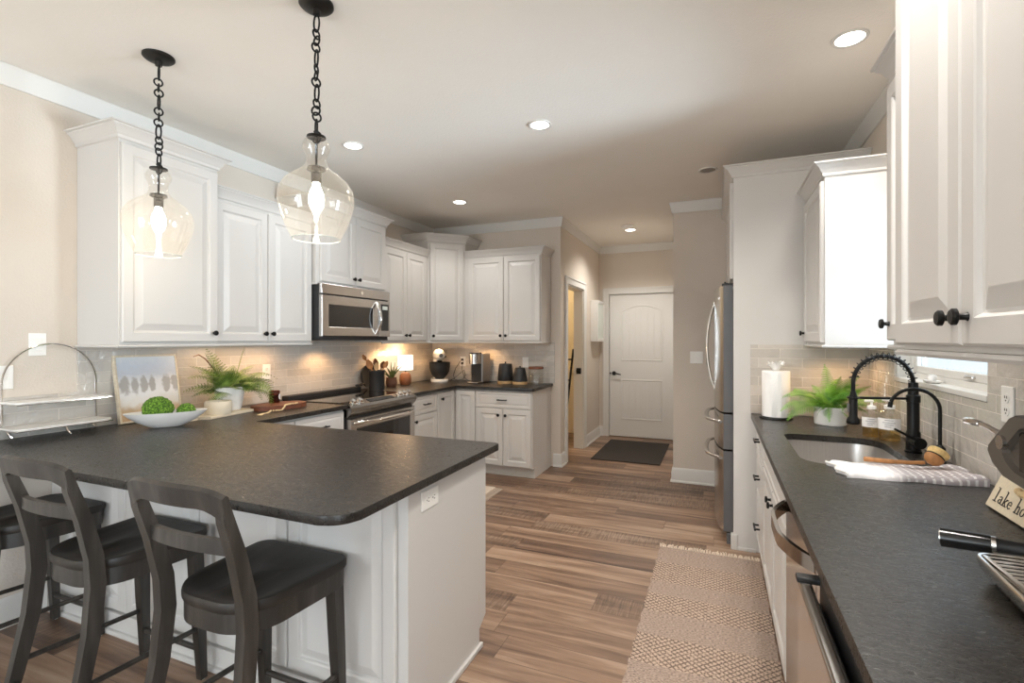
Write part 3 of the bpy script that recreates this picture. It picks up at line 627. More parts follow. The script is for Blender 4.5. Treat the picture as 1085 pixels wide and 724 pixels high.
# peninsula cabinet with panelled back
def peninsula():
    root = thing('peninsula_cabinet', 'white peninsula cabinet with raised panels behind the stools and a plain end', 'cabinet', (-1.0, 1.46, 0)); Mw = mtx((-1.0, 1.46, 0))
    y0, y1 = 1.475, 2.085
    MB().box(XL + 0.003, -1.02, y0, y1, 0.105, 0.882).box(XL + 0.003, -1.02, y0, y1 - 0.07, 0.0, 0.11).build('cabinet_body', WHITE, root, world=Mw)
    ep = MB(Matrix(((0, 0, 1, -1.02), (1, 0, 0, 0), (0, 1, 0, 0), (0, 0, 0, 1))))
    ep.prism([(y0 - 0.012, 0.0), (y1 - 0.060, 0.0), (y1 - 0.060, 0.085), (y1 + 0.004, 0.125), (y1 + 0.004, 0.882), (y0 - 0.012, 0.882)], 0, 0.022).build('end_panel', WHITE, root, world=Mw)
    MB().box(-1.001, -0.985, y0 - 0.014, y1 - 0.045, 0.0, 0.022, 0.004).box(XL + 0.003, -1.0, y0 - 0.034, y0 - 0.012, 0.0, 0.022, 0.004).box(XL + 0.003, -1.03, y0 - 0.019, y0 - 0.001, 0.0, 0.10, 0.003).build('shoe_molding', WHITE, root, world=Mw)
    xs = [-3.07, -2.565, -2.06, -1.555, -1.045]
    for a, b in zip(xs, xs[1:]):
        MB(mtx((0, y0, 0))).rings_rect(a + 0.004, b - 0.004, 0.115, 0.868, DOORP, -0.0005).build('back_panel', WHITE, root, True, 9, world=Mw)
    for a, b in ((-1.82, -1.42), (-1.418, -1.018)):
        MB(mtx((0, y1, 0), pi)).rings_rect(-b, -a, 0.715, 0.868, DRAWP, -0.0005).build('drawer', WHITE, root, True, 9, world=Mw)
        MB(mtx((0, y1, 0), pi)).rings_rect(-b - 0.006, -a, 0.13, 0.708, DOORP, -0.0005).build('door', WHITE, root, True, 9, world=Mw)
peninsula()

# right run: drawers, sink base, carcass behind the appliances
RX = 0.256
base_cab('white drawer stack below the paper towels, beside the refrigerator panel', (RX, 3.60, 0), R(-90), 0.50, 0.58, [('drawer', 0.004, 0.496, 0.70, 0.868, ('p', 0.25, 0.785)), ('drawer', 0.004, 0.496, 0.41, 0.695, ('p', 0.25, 0.56)), ('drawer', 0.004, 0.496, 0.115, 0.405, ('p', 0.25, 0.26))])
base_cab('white two-door sink cabinet under the right-hand counter', (RX, 3.095, 0), R(-90), 1.0, 0.58, [('drawer', 0.004, 0.996, 0.70, 0.868, None), ('door', 0.004, 0.498, 0.115, 0.695, ('k', 0.455, 0.64)), ('door', 0.502, 0.996, 0.115, 0.695, ('k', 0.545, 0.64))], h=0.70)

# ------------------------------------------------------------------ countertops
CT0, CT1 = 0.884, 0.914
def rounded(pts, rad, seg=6):
    out = []; n = len(pts)
    for i, p in enumerate(pts):
        r = rad.get(i, 0); P = Vector(p)
        if not r: out.append(tuple(p)); continue
        a = (Vector(pts[i - 1]) - P).normalized(); b = (Vector(pts[(i + 1) % n]) - P).normalized()
        half = a.angle(b) / 2; t = r / math.tan(half); c = P + (a + b).normalized() * (r / sin(half)); p0 = P + a * t; p1 = P + b * t
        v0, v1 = p0 - c, p1 - c; tot = v0.angle_signed(v1)
        for k in range(seg + 1):
            q = Matrix.Rotation(-tot * k / seg, 2) @ v0; out.append((c.x + q.x, c.y + q.y))
    return out
pp = rounded([(XL + 0.010, 1.065), (-0.942, 1.065), (-0.942, 2.13), (-2.53, 2.13), (-2.53, 2.935), (XL + 0.010, 2.935)], {1: 0.085, 2: 0.02, 3: 0.012})
tag(MB().prism(pp, CT0, CT1, 0.004).build('countertop', GRAN), 'dark leathered stone worktop of the peninsula, wrapping to the left of the range', 'worktop')
pc = rounded([(-2.53, 3.818), (-2.53, 4.585), (-1.672, 4.585), (-1.672, YB - 0.010), (XL + 0.010, YB - 0.010), (XL + 0.010, 3.818)], {1: 0.03, 2: 0.015})
tag(MB().prism(pc, CT0, CT1, 0.004).build('countertop', GRAN), 'dark stone worktop in the far corner under the mixer and coffee maker', 'worktop')
# right worktop with the sink cut-out: bmesh bridge of outer outline and hole
def right_top():
    mb = MB(); out = [(0.205, 3.610), (0.205, 0.20), (XR - 0.010, 0.20), (XR - 0.010, 3.610)]
    hole = rounded([(0.315, 2.92), (0.315, 2.26), (0.72, 2.26), (0.72, 2.92)], {0: 0.06, 1: 0.10, 2: 0.08, 3: 0.12}, 8)
    bm = mb.bm
    def loop(pts, z): return [bm.verts.new((x, y, z)) for x, y in pts]
    for z in (CT0, CT1):
        o = loop(out, z); h = loop(hole, z)
        es = [bm.edges.new((o[i], o[(i + 1) % len(o)])) for i in range(len(o))] + [bm.edges.new((h[i], h[(i + 1) % len(h)])) for i in range(len(h))]
        bmesh.ops.triangle_fill(bm, use_beauty=True, use_dissolve=False, edges=es)
    bm.verts.ensure_lookup_table(); n = len(out) + len(hole); vs = list(bm.verts)
    A, B = vs[:n], vs[n:2 * n]
    for s0, k in ((0, len(out)), (len(out), len(hole))):
        for i in range(k):
            j = (i + 1) % k; mb.f([A[s0 + i], A[s0 + j], B[s0 + j], B[s0 + i]])
    return tag(mb.build('countertop', GRAN, None, True, 30), 'long dark leathered stone worktop on the right, holding the sink', 'worktop'), hole
rt, hole = right_top()
def sink():
    root = thing('sink', 'undermount stainless steel sink basin in the right-hand worktop', 'sink', (0.52, 2.59, 0.70)); Mw = mtx((0.52, 2.59, 0.70))
    mb = MB(); c = Vector((0.5175, 2.59))
    def ring(scale_in, z): return [mb.v((c.x + (x - c.x) * scale_in, c.y + (y - c.y) * scale_in, z)) for x, y in hole]
    rs = [ring(1.05, 0.883), ring(1.02, 0.883), ring(1.015, 0.876), ring(0.985, 0.735), ring(0.95, 0.712), ring(0.9, 0.706), ring(0.12, 0.702)]
    for A, B in zip(rs, rs[1:]):
        for k in range(len(A)): mb.f([A[k], A[(k + 1) % len(A)], B[(k + 1) % len(A)], B[k]])
    mb.f(rs[-1]); mb.build('basin', SINKM, root, True, 40, world=Mw)
    MB().lathe([(0.0, 0.703), (0.02, 0.703), (0.03, 0.708), (0.042, 0.708), (0.044, 0.704), (0.0, 0.7015)], (0.52, 2.59, 0), 24).build('drain', CHROME, root, world=Mw)
sink()

# ------------------------------------------------------------------ appliances
def fridge():
    root = thing('refrigerator', 'stainless french-door refrigerator with two lower drawers beyond the white end panel', 'refrigerator', (0.10, 4.143, 0)); Mw = mtx((0.10, 4.143, 0))
    ya, yb = 3.690, 4.598; ym = (ya + yb) / 2
    MB().box(0.105, 0.84, ya, yb, 0.05, 1.765, 0.004).build('refrigerator_body', STEELS, root, world=Mw)
    MB().box(0.06, 0.2, ya + 0.004, yb - 0.004, 0.0, 0.075, 0.004).build('toe_grille', STEELS, root, world=Mw)
    fx = lambda y: 0.032 - 0.052 * (1 - ((y - ym) / (ym - ya)) ** 2)
    def front(a, b, z0, z1, name):
        pts = [(fx(a + (b - a) * k / 12), a + (b - a) * k / 12) for k in range(13)]
        pts = [(0.098, a)] + [(pts[0][0] + 0.008, a)] + [(x, y) for x, y in pts[1:-1]] + [(pts[-1][0] + 0.008, b)] + [(0.098, b)]
        o = MB().prism(pts, z0, z1, 0.003).build(name, STEEL, root, True, 22, world=Mw); o.data.materials.append(STEELS)
        for p in o.data.polygons:
            if abs(p.normal.y) > 0.8: p.material_index = 1; p.use_smooth = False
        return o
    da = front(ya, ym - 0.002, 0.900, 1.77, 'door'); db = front(ym + 0.002, yb, 0.900, 1.77, 'door')
    d1 = front(ya, yb, 0.648, 0.888, 'drawer'); d2 = front(ya, yb, 0.085, 0.636, 'drawer')
    for d, y in ((da, ym - 0.05), (db, ym + 0.05)):
        pts = [(fx(y) - 0.058 * sin(pi * k / 14) ** 0.75 + 0.004, y, 1.02 + 0.66 * k / 14) for k in range(15)]
        MB().tube(pts, [0.010] * 15, 10, flat=1.3).build('handle', CHROME, d, world=Mw, label='bowed vertical chrome handle')
    for d, z in ((d1, 0.825), (d2, 0.575)):
        pts = []
        for k in range(17):
            y = ya + 0.06 + (yb - ya - 0.12) * k / 16; pts.append((fx(y) - 0.062 * min(1, sin(pi * k / 16) * 1.9) + 0.004, y, z))
        MB().tube(pts, 0.0115, 10, flat=1.4).build('handle', STEEL, d, world=Mw, label='bowed horizontal steel handle')
    MB().box(0.03, 0.13, ya + 0.01, ya + 0.08, 1.765, 1.785, 0.005).box(0.03, 0.13, yb - 0.08, yb - 0.01, 1.765, 1.785, 0.005).build('hinge_cover', MATTEB, root, world=Mw)
    MB().box(-0.001 + fx(ya + 0.12) - 0.001, fx(ya + 0.12) + 0.004, ya + 0.10, ya + 0.13, 1.68, 1.70, 0.001).build('badge', CHROME, da, world=Mw)
fridge()

def microwave():
    w, d, h = 0.862, 0.398, 0.434; X0 = -2.795
    root = thing('microwave', 'stainless over-the-range microwave with dark window, below the raised cabinet', 'microwave', (X0, 2.948, 1.402), R(90))
    MB().box(0.0, w, 0.03, d, 0.0, h, 0.003).build('microwave_body', MATTEB, root)
    MB().box(0.0, w, 0.004, 0.03, 0.352, h, 0.006).build('vent_panel', STEEL, root)
    MB().cyl((0.47, 0.005, 0.392), (0.47, 0.001, 0.392), 0.014, n=20).build('badge', CHROME, root)
    dr = MB().rings_rect(0.004, 0.690, 0.022, 0.345, [(0.0, 0.006), (0.006, 0.0), (0.070, 0.0), (0.076, 0.005)], 0.03).build('door', STEEL, root, True, 25)
    MB().box(0.078, 0.616, 0.0035, 0.006, 0.098, 0.270).build('window', BGLASS, dr, False, label='dark glass window')
    pts = [(0.655 , 0.002 - 0.055 * sin(pi * k / 12) ** 0.8, 0.045 + 0.28 * k / 12) for k in range(13)]
    MB().tube(pts, 0.011, 10, flat=1.3).build('handle', CHROME, dr, label='bowed chrome handle')
    MB().box(0.694, w - 0.002, 0.002, 0.03, 0.022, 0.345, 0.004).build('control_panel', STEEL, root)
    MB().box(0.728, 0.835, -0.0005, 0.004, 0.075, 0.315, 0.001).build('keypad', BGLASS, root, label='black keypad')
    MB().box(0.745, 0.818, -0.0015, 0.0, 0.265, 0.298).build('display', FROST, root, label='pale display')
    MB().box(0.01, w - 0.01, 0.02, d - 0.01, -0.010, 0.001, 0.002).build('grease_filter', MATTEB, root)
microwave()

def range_():
    w = 0.862; root = thing('range', 'black and stainless slide-in electric range under the microwave', 'range', (-2.525, 2.945, 0), R(90))
    MB().box(0, w, 0.03, 0.675, 0.02, 0.903, 0.003).build('range_body', MATTEB, root)
    MB().box(0.004, w - 0.004, 0.075, 0.672, 0.903, 0.921, 0.004).build('cooktop', BGLASS, root, label='black glass cooktop')
    MB().box(0.0, w, 0.60, 0.676, 0.915, 0.950, 0.006).build('rear_vent', MATTEB, root)
    prof = [(0.085, 0.926), (0.060, 0.928), (0.000, 0.902), (-0.016, 0.886), (-0.018, 0.866), (-0.006, 0.842), (0.020, 0.815), (0.085, 0.815)]
    pm = MB(Matrix(((0, 0, 1, 0), (1, 0, 0, 0), (0, 1, 0, 0), (0, 0, 0, 1)))); pm.prism(prof, 0.0, w); pm.build('control_panel', STEELR, root, True, 40)
    tilt = Matrix.Rotation(R(23), 4, 'X')
    for x in (0.075, 0.150, 0.665, 0.730, 0.795):
        mb = MB(Matrix.Translation((x, 0.030, 0.9155)) @ tilt)
        mb.lathe([(0, 0), (0.030, 0), (0.030, 0.006), (0.024, 0.009), (0.023, 0.026), (0.020, 0.029), (0, 0.029)], (0, 0, 0), 24).box(-0.005, 0.005, -0.022, 0.022, 0.027, 0.035, 0.002)
        mb.build('knob', CHROME, root, label='chrome burner knob')
    MB(Matrix.Translation((0.40, 0.030, 0.9155)) @ tilt).box(-0.15, 0.17, -0.022, 0.024, 0.0, 0.0025, 0.001).build('touch_display', BGLASS, root, label='black touch display')
    dr = MB().rings_rect(0.004, w - 0.004, 0.235, 0.800, [(0.0, 0.004), (0.006, -0.004), (0.070, -0.004), (0.076, 0.001)], 0.03).build('door', STEEL, root, True, 25, label='stainless oven door')
    MB().box(0.079, w - 0.079, -0.001, 0.002, 0.312, 0.722).build('window', BGLASS, dr, False, label='black oven window')
    pts = [(0.035 + (w - 0.07) * k / 16, -0.006 - 0.058 * min(1.0, sin(pi * k / 16) * 1.5), 0.768) for k in range(17)]
    MB().tube(pts, 0.0135, 12).build('handle', CHROME, dr, label='bowed chrome oven handle')
    MB().rings_rect(0.004, w - 0.004, 0.075, 0.225, [(0.0, 0.004), (0.006, -0.004)], 0.03).build('drawer', STEEL, root)
    MB().box(0.02, w - 0.02, 0.06, 0.6, 0.0, 0.07).build('plinth', MATTEB, root)
range_()

def steel_front(name, label, cat, y_far, w, xf, depth, body_top):
    root = thing(name, label, cat, (xf, y_far, 0), R(-90))
    MB().box(0.003, w - 0.003, 0.035, depth, 0.10, body_top, 0.002).build(name + '_body', MATTEB, root)
    MB().box(0.01, w - 0.01, 0.09, depth, 0.0, 0.10).build('toe_kick', MATTEB, root)
    return root
def dish():
    w = 0.60; root = steel_front('dishwasher', 'stainless dishwasher with bowed bar handle, next to the white sink cabinet', 'dishwasher', 2.090, w, 0.236, 0.60, 0.878)
    d = MB().box(0.003, w - 0.003, 0.0, 0.035, 0.105, 0.868, 0.005).build('door', STEELD, root)
    MB().box(0.003, w - 0.003, 0.004, 0.035, 0.870, 0.8825, 0.003).build('control_panel', STEELD, root)
    pts = []
    for k in range(17):
        t = k / 16; pts.append((0.060 + 0.520 * t, 0.004 - 0.070 * min(1.0, sin(pi * t) ** 0.8 * 1.12), 0.806))
    MB().bar(pts, 0.012, [0.040] * 17).build('handle', STEELD, d, True, 50, label='bowed steel bar handle')
dish()
def dish2():
    w = 0.62; root = steel_front('undercounter_fridge', 'nearest stainless undercounter appliance with its door ajar and black gap at the top', 'appliance', 1.315, w, 0.172, 0.66, 0.80)
    d = MB().box(0.003, w - 0.003, 0.0, 0.028, 0.105, 0.846, 0.006, 3).build('door', STEELD, root)
    MB().box(0.003, w - 0.003, 0.044, 0.60, 0.80, 0.872).build('gap_shade_block', MATTEB, root, label='black block standing in for the shaded gap behind the door')  # black block put in for the shade under the worktop edge
    MB().box(-0.022, 0.008, -0.002, 0.050, 0.840, 0.854, 0.004).build('hinge_block', MATTEB, root, label='black hinge block')
    MB().box(-0.165, 0.0, 0.066, 0.60, 0.10, 0.872, 0.002).build('filler_panel', STEELD, root)
    MB().cyl((0.36, 0.0005, 0.75), (0.36, -0.002, 0.75), 0.012).build('badge', MATTEB, d)
dish2()

# ------------------------------------------------------------------ lights that belong to the room, plus one added ceiling light
def pendant(x, y, which):
    root = thing('pendant_light', which, 'pendant light', (x, y, ZC))
    MB().lathe([(0, 0), (0.066, 0), (0.066, -0.008), (0.058, -0.016), (0.040, -0.022), (0.016, -0.026), (0.014, -0.045), (0, -0.046)], n=32).build('canopy', DARKM, root)
    mb = MB(); z = -0.045; i = 0; rng = random.Random(int(x * 100) + 5)
    end = -0.500
    while z > end + 0.02:
        big = (i % 4 == 0); hl = 0.034 if big else 0.0175; wl = 0.013 if big else 0.0170
        a = (i % 2) * pi / 2 + rng.uniform(-0.5, 0.5); zc = z - hl; off = rng.uniform(-.003, .003)
        pts = []
        for k in range(16):
            t = 2 * pi * k / 16; pts.append((cos(a) * wl * sin(t) + off, sin(a) * wl * sin(t), zc + hl * cos(t)))
        mb.tube(pts, 0.0038, 7, closed=True); z -= 2 * hl - 0.0085; i += 1
    mb.tube([(0.022 * sin(2 * pi * k / 18), 0.003, z - 0.012 + 0.022 * cos(2 * pi * k / 18)) for k in range(18)], 0.0034, 6, closed=True)
    mb.build('chain', BLACKM, root, True, 60)
    MB().lathe([(0, -0.500), (0.006, -0.502), (0.011, -0.512), (0.006, -0.522), (0.006, -0.527), (0.036, -0.530), (0.037, -0.536), (0.006, -0.538), (0.005, -0.54), (0.0045, -0.655), (0, -0.655)], n=24).build('stem', DARKM, root)
    out = [(0.033, -0.538), (0.046, -0.548), (0.053, -0.565), (0.052, -0.582), (0.043, -0.600), (0.038, -0.618), (0.040, -0.640), (0.048, -0.655), (0.062, -0.668), (0.092, -0.688), (0.121, -0.714), (0.139, -0.745), (0.145, -0.778), (0.142, -0.812), (0.131, -0.850), (0.116, -0.890), (0.100, -0.922), (0.091, -0.940)]
    MB().lathe(out, n=56).build('glass_shade', GLASS, root, True, 80)
    MB().tube([(0.091 * cos(2 * pi * k / 48), 0.091 * sin(2 * pi * k / 48), -0.940) for k in range(48)], 0.0016, 6, closed=True).build('glass_rim', FROST, root, label='pale polished glass rim')
    MB().lathe([(0, -0.652), (0.034, -0.655), (0.036, -0.664), (0.020, -0.672), (0.019, -0.715), (0, -0.716)], n=24).build('socket', DARKM, root)
    MB().lathe([(0.012, -0.714), (0.015, -0.730), (0.026, -0.755), (0.030, -0.780), (0.026, -0.805), (0.014, -0.824), (0, -0.830)], n=24).build('bulb', BULB, root, label='glowing clear bulb')
    lamp_child(point('pendant_lamp', (0, 0, 0), 2.2, (1.0, 0.80, 0.56), 0.035), root, (0, 0, -0.86))
pendant(-2.444, 1.53, 'clear glass bell pendant on a chain hanging in front of the tall wall cabinet')
pendant(-1.478, 1.53, 'clear glass bell pendant hanging nearer the middle, in front of the two-door cabinets')

def can(x, y, label, lit=True, power=48, r=0.072, group=None):
    root = thing('recessed_light', label, 'ceiling light', (x, y, ZC), 0, group)
    MB().lathe([(r, 0), (r, -0.005), (r * 0.97, -0.008), (r * 0.80, -0.006), (r * 0.78, -0.002), (r * 0.78, 0)], n=40).build('trim_ring', TRIMW, root)
    if lit:
        MB().lathe([(0, -0.0035), (r * 0.79, -0.0035), (r * 0.79, -0.001), (0, -0.001)], n=40).build('lens', GLOW, root, label='glowing lens')
        lamp_child(spot('recessed_lamp', (0, 0, 0), power, SOFT, 140, 0.7, 0.06), root, (0, 0, -0.03))
    else:
        MB().lathe([(0, -0.001), (r * 0.45, -0.001), (r * 0.72, -0.004), (r * 0.79, -0.004), (r * 0.79, 0), (0, 0)], n=40).build('baffle', plain('can_baffle_grey', srgb(150, 142, 134), 0.5, var=0.1), root, label='unlit grey baffle')
can(-2.323, 2.744, 'lit recessed ceiling light behind the nearer pendant, above the two-door cabinets', power=8)
can(-1.022, 2.924, 'lit recessed ceiling light in the middle of the open ceiling', power=60)
can(-2.321, 4.273, 'small lit recessed ceiling light above the far left corner', power=20)
can(-0.98, 6.16, 'lit recessed ceiling light in the hallway before the white door', power=46)
can(0.545, 2.609, 'lit recessed ceiling light above the sink, beside the right wall cabinets', power=26)
can(0.28, 1.15, 'added unseen recessed ceiling light over the aisle just above the camera view', power=68)  # lamp added to brighten the peninsula end and right worktop
can(-0.068, 4.213, 'unlit recessed ceiling light in front of the refrigerator cabinet', lit=False)
sd = thing('smoke_detector', 'white round smoke detector next to the hallway ceiling light', 'smoke detector', (-0.985, 5.93, ZC))
MB().lathe([(0, -0.030), (0.045, -0.030), (0.062, -0.022), (0.068, -0.010), (0.068, 0), (0, 0)], n=36).build('detector_body', PLASTW, sd)
MB().lathe([(0, -0.033), (0.016, -0.033), (0.018, -0.029), (0, -0.029)], n=20).build('test_button', PLASTW, sd)
# under-cabinet lights: a strip under the two-door cabinet and round pucks elsewhere
area('under_cabinet_strip', (-3.06, 2.50, 1.352), (0, 0, 0), 0.03, 0.72, 1.15, WARM)
for (x, y, p) in ((-3.03, 2.74, 1.2), (-3.02, 3.30, 4.2), (-3.03, 4.16, 5.5), (-2.93, 4.88, 3.2), (-2.42, 5.04, 3.4), (0.66, 3.38, 2.6)):
    spot('under_cabinet_lamp', (x, y, 1.355), p, WARM, 150, 0.6, 0.02)
# hallway side room
point('pantry_lamp', (-2.6, 6.4, 2.4), 16, (1.0, 0.86, 0.64), 0.1)

# ------------------------------------------------------------------ bar stools
def stool(x, y, rz, label):
    root = thing('bar_stool', label, 'stool', (x, y, 0), rz, None)     # sitter faces +y
    def rail(mb, p0, p1, r): mb.tube([p0, p1], r, 10)
    # dished seat: grid over a rounded outline, straight front edge
    H = 0.625; th = 0.034
    def outline(s):
        o = rounded([(-0.215, 0.215), (-0.185, -0.20), (0.185, -0.20), (0.215, 0.215)], {0: 0.05, 1: 0.15, 2: 0.15, 3: 0.05}, 10)
        return [(a * s, b * s) for a, b in o]
    mb = MB(); L_ = []
    def dish_(a, b): return -0.012 * max(0, 1 - ((abs(a) - 0.085) / 0.085) ** 2) * max(0.0, min(1, (0.16 - b) / 0.12)) * max(0.0, 1 - (b / 0.24) ** 4) - 0.004
    for sc_, dz in ((0.93, -th), (0.985, -th), (1.0, -th + 0.008), (1.0, -0.010), (0.985, -0.002)): L_.append([mb.v((a, b, H + dz)) for a, b in outline(sc_)])
    for sc_ in (0.95, 0.88, 0.78, 0.66, 0.52, 0.38, 0.22, 0.08): L_.append([mb.v((a, b, H + dish_(a, b) * min(1, (1 - sc_) * 5))) for a, b in outline(sc_)])
    for A, B in zip(L_, L_[1:]):
        for k in range(len(A)): mb.f([A[k], A[(k + 1) % len(A)], B[(k + 1) % len(A)], B[k]])
    mb.f(L_[-1]); mb.f(L_[0][::-1]); mb.build('seat', SEATW, root, True, 40)
    # apron following the seat
    ap = MB(); o1 = outline(0.97); o2 = outline(0.86); z0, z1 = H - 0.095, H - th + 0.002
    A0 = [ap.v((a, b, z0)) for a, b in o1]; A1 = [ap.v((a, b, z1)) for a, b in o1]; B0 = [ap.v((a, b, z0)) for a, b in o2]; B1 = [ap.v((a, b, z1)) for a, b in o2]; n = len(o1)
    for k in range(n):
        j = (k + 1) % n; ap.f([A0[k], A0[j], A1[j], A1[k]]); ap.f([B0[k], B0[j], B1[j], B1[k]]); ap.f([A0[k], A0[j], B0[j], B0[k]]); ap.f([A1[k], A1[j], B1[j], B1[k]])
    ap.build('apron', STOOLW, root, True, 40)
    # front legs, tapered; rear legs run up into the back posts
    for s in (-1, 1):
        MB().bar([(s * 0.172, 0.165, H - 0.05), (s * 0.178, 0.175, 0.30), (s * 0.184, 0.188, 0.004)], [0.044, 0.040, 0.028], [0.044, 0.040, 0.028]).build('leg', STOOLW, root, True, 50)
        MB().lathe([(0, 0), (0.011, 0), (0.011, 0.005), (0, 0.005)], (s * 0.184, 0.188, 0), 12).build('glide', FROST, root, label='pale floor glide')
        pts = [(s * 0.195, -0.292, 0.003), (s * 0.190, -0.245, 0.20), (s * 0.184, -0.205, 0.40), (s * 0.180, -0.190, 0.56), (s * 0.180, -0.196, 0.66), (s * 0.181, -0.228, 0.80), (s * 0.183, -0.262, 0.905), (s * 0.184, -0.272, 0.950)]
        MB().bar(pts, [0.026, 0.030, 0.034, 0.036, 0.035, 0.034, 0.034, 0.030], [0.034, 0.040, 0.046, 0.048, 0.046, 0.040, 0.033, 0.024]).build('leg', STOOLW, root, True, 50)
    # crest rail: bowed board with rounded shoulders
    cr = MB(); nx = 18; F = []; Bk = []
    for k in range(nx + 1):
        t = -1 + 2 * k / nx; xx = t * 0.203; bow = -0.030 * (1 - t * t)
        top = 1.000 - 0.020 * abs(t) ** 5 + 0.004 * (1 - t * t); bot = 0.938 - 0.040 * max(0, (abs(t) - 0.58) / 0.42) ** 1.6
        yb = -0.262 + bow
        F.append([cr.v((xx, yb + 0.012, bot)), cr.v((xx, yb + 0.010 - 0.016, top - 0.006)), cr.v((xx, yb - 0.006 - 0.008, top)), cr.v((xx, yb - 0.014 - 0.012, top - 0.008)), cr.v((xx, yb - 0.012, bot))])
    for A, B in zip(F, F[1:]):
        for j in range(5): cr.f([A[j], A[(j + 1) % 5], B[(j + 1) % 5], B[j]])
    cr.f(F[0]); cr.f(F[-1][::-1]); cr.build('crest_rail', STOOLW, root, True, 50)
    MB().bar([(-0.176 + 0.352 * k / 10, -0.228 - 0.030 * (1 - (2 * k / 10 - 1) ** 2), 0.815 + 0.008 * (1 - (2 * k / 10 - 1) ** 2)) for k in range(11)], [0.018] * 11, [0.042] * 11).build('back_rail', STOOLW, root, True, 40)
    for s in (-1, 1):
        st = MB(); rail(st, (s * 0.190, -0.235, 0.235), (s * 0.181, 0.178, 0.215), 0.010); st.build('stretcher', STOOLW, root)
    st = MB(); rail(st, (-0.181, 0.182, 0.125), (0.181, 0.182, 0.125), 0.011); st.build('stretcher', STOOLW, root)
    st = MB(); rail(st, (-0.191, -0.255, 0.165), (0.191, -0.255, 0.165), 0.010); st.build('stretcher', STOOLW, root)
    return root
stool(-1.425, 1.215, R(0), 'dark stained bar stool nearest the camera, at the right end of the peninsula')
stool(-2.150, 1.215, R(0), 'dark stained bar stool in the middle of the peninsula, between the other two stools')
stool(-2.885, 1.235, R(0), 'dark stained bar stool at far left by the wall, cut by the picture edge')

# ------------------------------------------------------------------ floor coverings
def rug():
    root = thing('runner_rug', 'tan and brown woven runner rug with diamond bands in front of the sink', 'rug', (-0.025, 3.47, 0))
    mb = MB(); nx, ny = 24, 90; ln = 3.2; V = []
    rng = random.Random(3)
    for j in range(ny + 1):
        row = []
        for i in range(nx + 1):
            x = -0.33 + 0.605 * i / nx; y = -ln * j / ny
            wob = 0.004 * sin(j * 1.7) if i in (0, nx) else 0
            row.append(mb.v((x + wob, y + 0.006 * sin(i * 0.6), 0.006 + 0.0012 * sin(i * 1.3 + j * 0.7))))
        V.append(row)
    for j in range(ny):
        for i in range(nx): mb.f([V[j][i], V[j][i + 1], V[j + 1][i + 1], V[j + 1][i]])
    g = mb.bm.faces[:]; r = bmesh.ops.extrude_face_region(mb.bm, geom=g)
    bmesh.ops.translate(mb.bm, verts=[e for e in r['geom'] if isinstance(e, bmesh.types.BMVert)], vec=(0, 0, -0.005))
    mb.build('rug_field', RUGM, root, True, 60)
    fr = MB()
    for i in range(70):
        x = -0.328 + 0.60 * i / 69; a = rng.uniform(-0.5, 0.5); l = rng.uniform(0.040, 0.070)
        fr.tube([(x, -0.004, 0.006), (x + a * 0.012, l * 0.5, 0.010), (x + a * 0.03, l, 0.004)], [0.003, 0.0035, 0.002], 5)
    fr.build('fringe', FRINGE, root, True, 60)
rug()
tag(MB().box(-1.365, -0.585, 5.70, 6.90, 0.0005, 0.010, 0.003).build('door_mat', MATD), 'dark brown rectangular door mat on the hallway floor', 'door mat')
km = thing('kitchen_mat', 'pale corner of a small fringed mat peeping out beyond the peninsula end', 'mat', (-2.2, 4.0, 0)); Mk = mtx((-2.2, 4.0, 0))
MB().box(-2.42, -1.93, 3.45, 4.26, 0.0005, 0.007, 0.002).build('mat_field', FRINGE, km, world=Mk)
fr = MB()
for i in range(26): fr.tube([(-1.93, 3.47 + 0.03 * i, 0.005), (-1.885, 3.472 + 0.03 * i, 0.006), (-1.845, 3.475 + 0.03 * i, 0.003)], 0.0035, 5)
fr.build('fringe', FRINGE, km, world=Mk)

# ------------------------------------------------------------------ wall plates
def plate(loc, rz, label, kind, group=None):
    """local face towards -y; kinds: rocker, toggle, outlet, wide outlet"""
    root = thing({'rocker': 'light_switch', 'toggle': 'light_switch', 'double': 'light_switch'}.get(kind, 'wall_outlet'), label, 'light switch' if kind in ('rocker', 'toggle', 'double') else 'outlet', loc, rz, group)
    w, h = {'double': (0.116, 0.116), 'sideways': (0.116, 0.072)}.get(kind, (0.072, 0.116))
    MB().box(-w / 2, w / 2, -0.006, 0, -h / 2, h / 2, 0.003).build('plate', PLASTW, root)
    if kind == 'rocker': MB().box(-0.017, 0.017, -0.010, -0.005, -0.034, 0.034, 0.003).build('rocker', PLASTW, root)
    if kind in ('toggle', 'double'):
        for dx in ((0,) if kind == 'toggle' else (-0.023, 0.023)):
            MB().box(dx - 0.005, dx + 0.005, -0.016, -0.005, -0.010, 0.010, 0.002).build('toggle', PLASTW, root)
    if kind in ('outlet', 'sideways'):
        for s in (-1, 1):
            mb = MB()
            c = (s * 0.020, 0) if kind == 'sideways' else (0, s * 0.020)
            mb.M = Matrix.Translation((c[0], -0.006, c[1])) @ Matrix.Rotation(R(90), 4, 'X') @ (Matrix.Rotation(R(90), 4, 'Z') if kind == 'sideways' else Matrix.Identity(4))
            mb.lathe([(0, 0), (0.016, 0), (0.016, 0.002), (0, 0.002)], n=20); ob = mb.build('receptacle', PLASTW, root)
            sl = MB(Matrix.Translation((c[0], -0.0085, c[1])) @ (Matrix.Rotation(R(90), 4, 'Y') if kind == 'sideways' else Matrix.Identity(4)))
            sl.box(-0.007, -0.005, -0.0006, 0.001, 0.0, 0.008).box(0.005, 0.007, -0.0006, 0.001, 0.0, 0.008).box(-0.002, 0.002, -0.0006, 0.001, -0.009, -0.005)
            sl.build('slot', TEXTD, ob, False, label='dark slots')
    return root
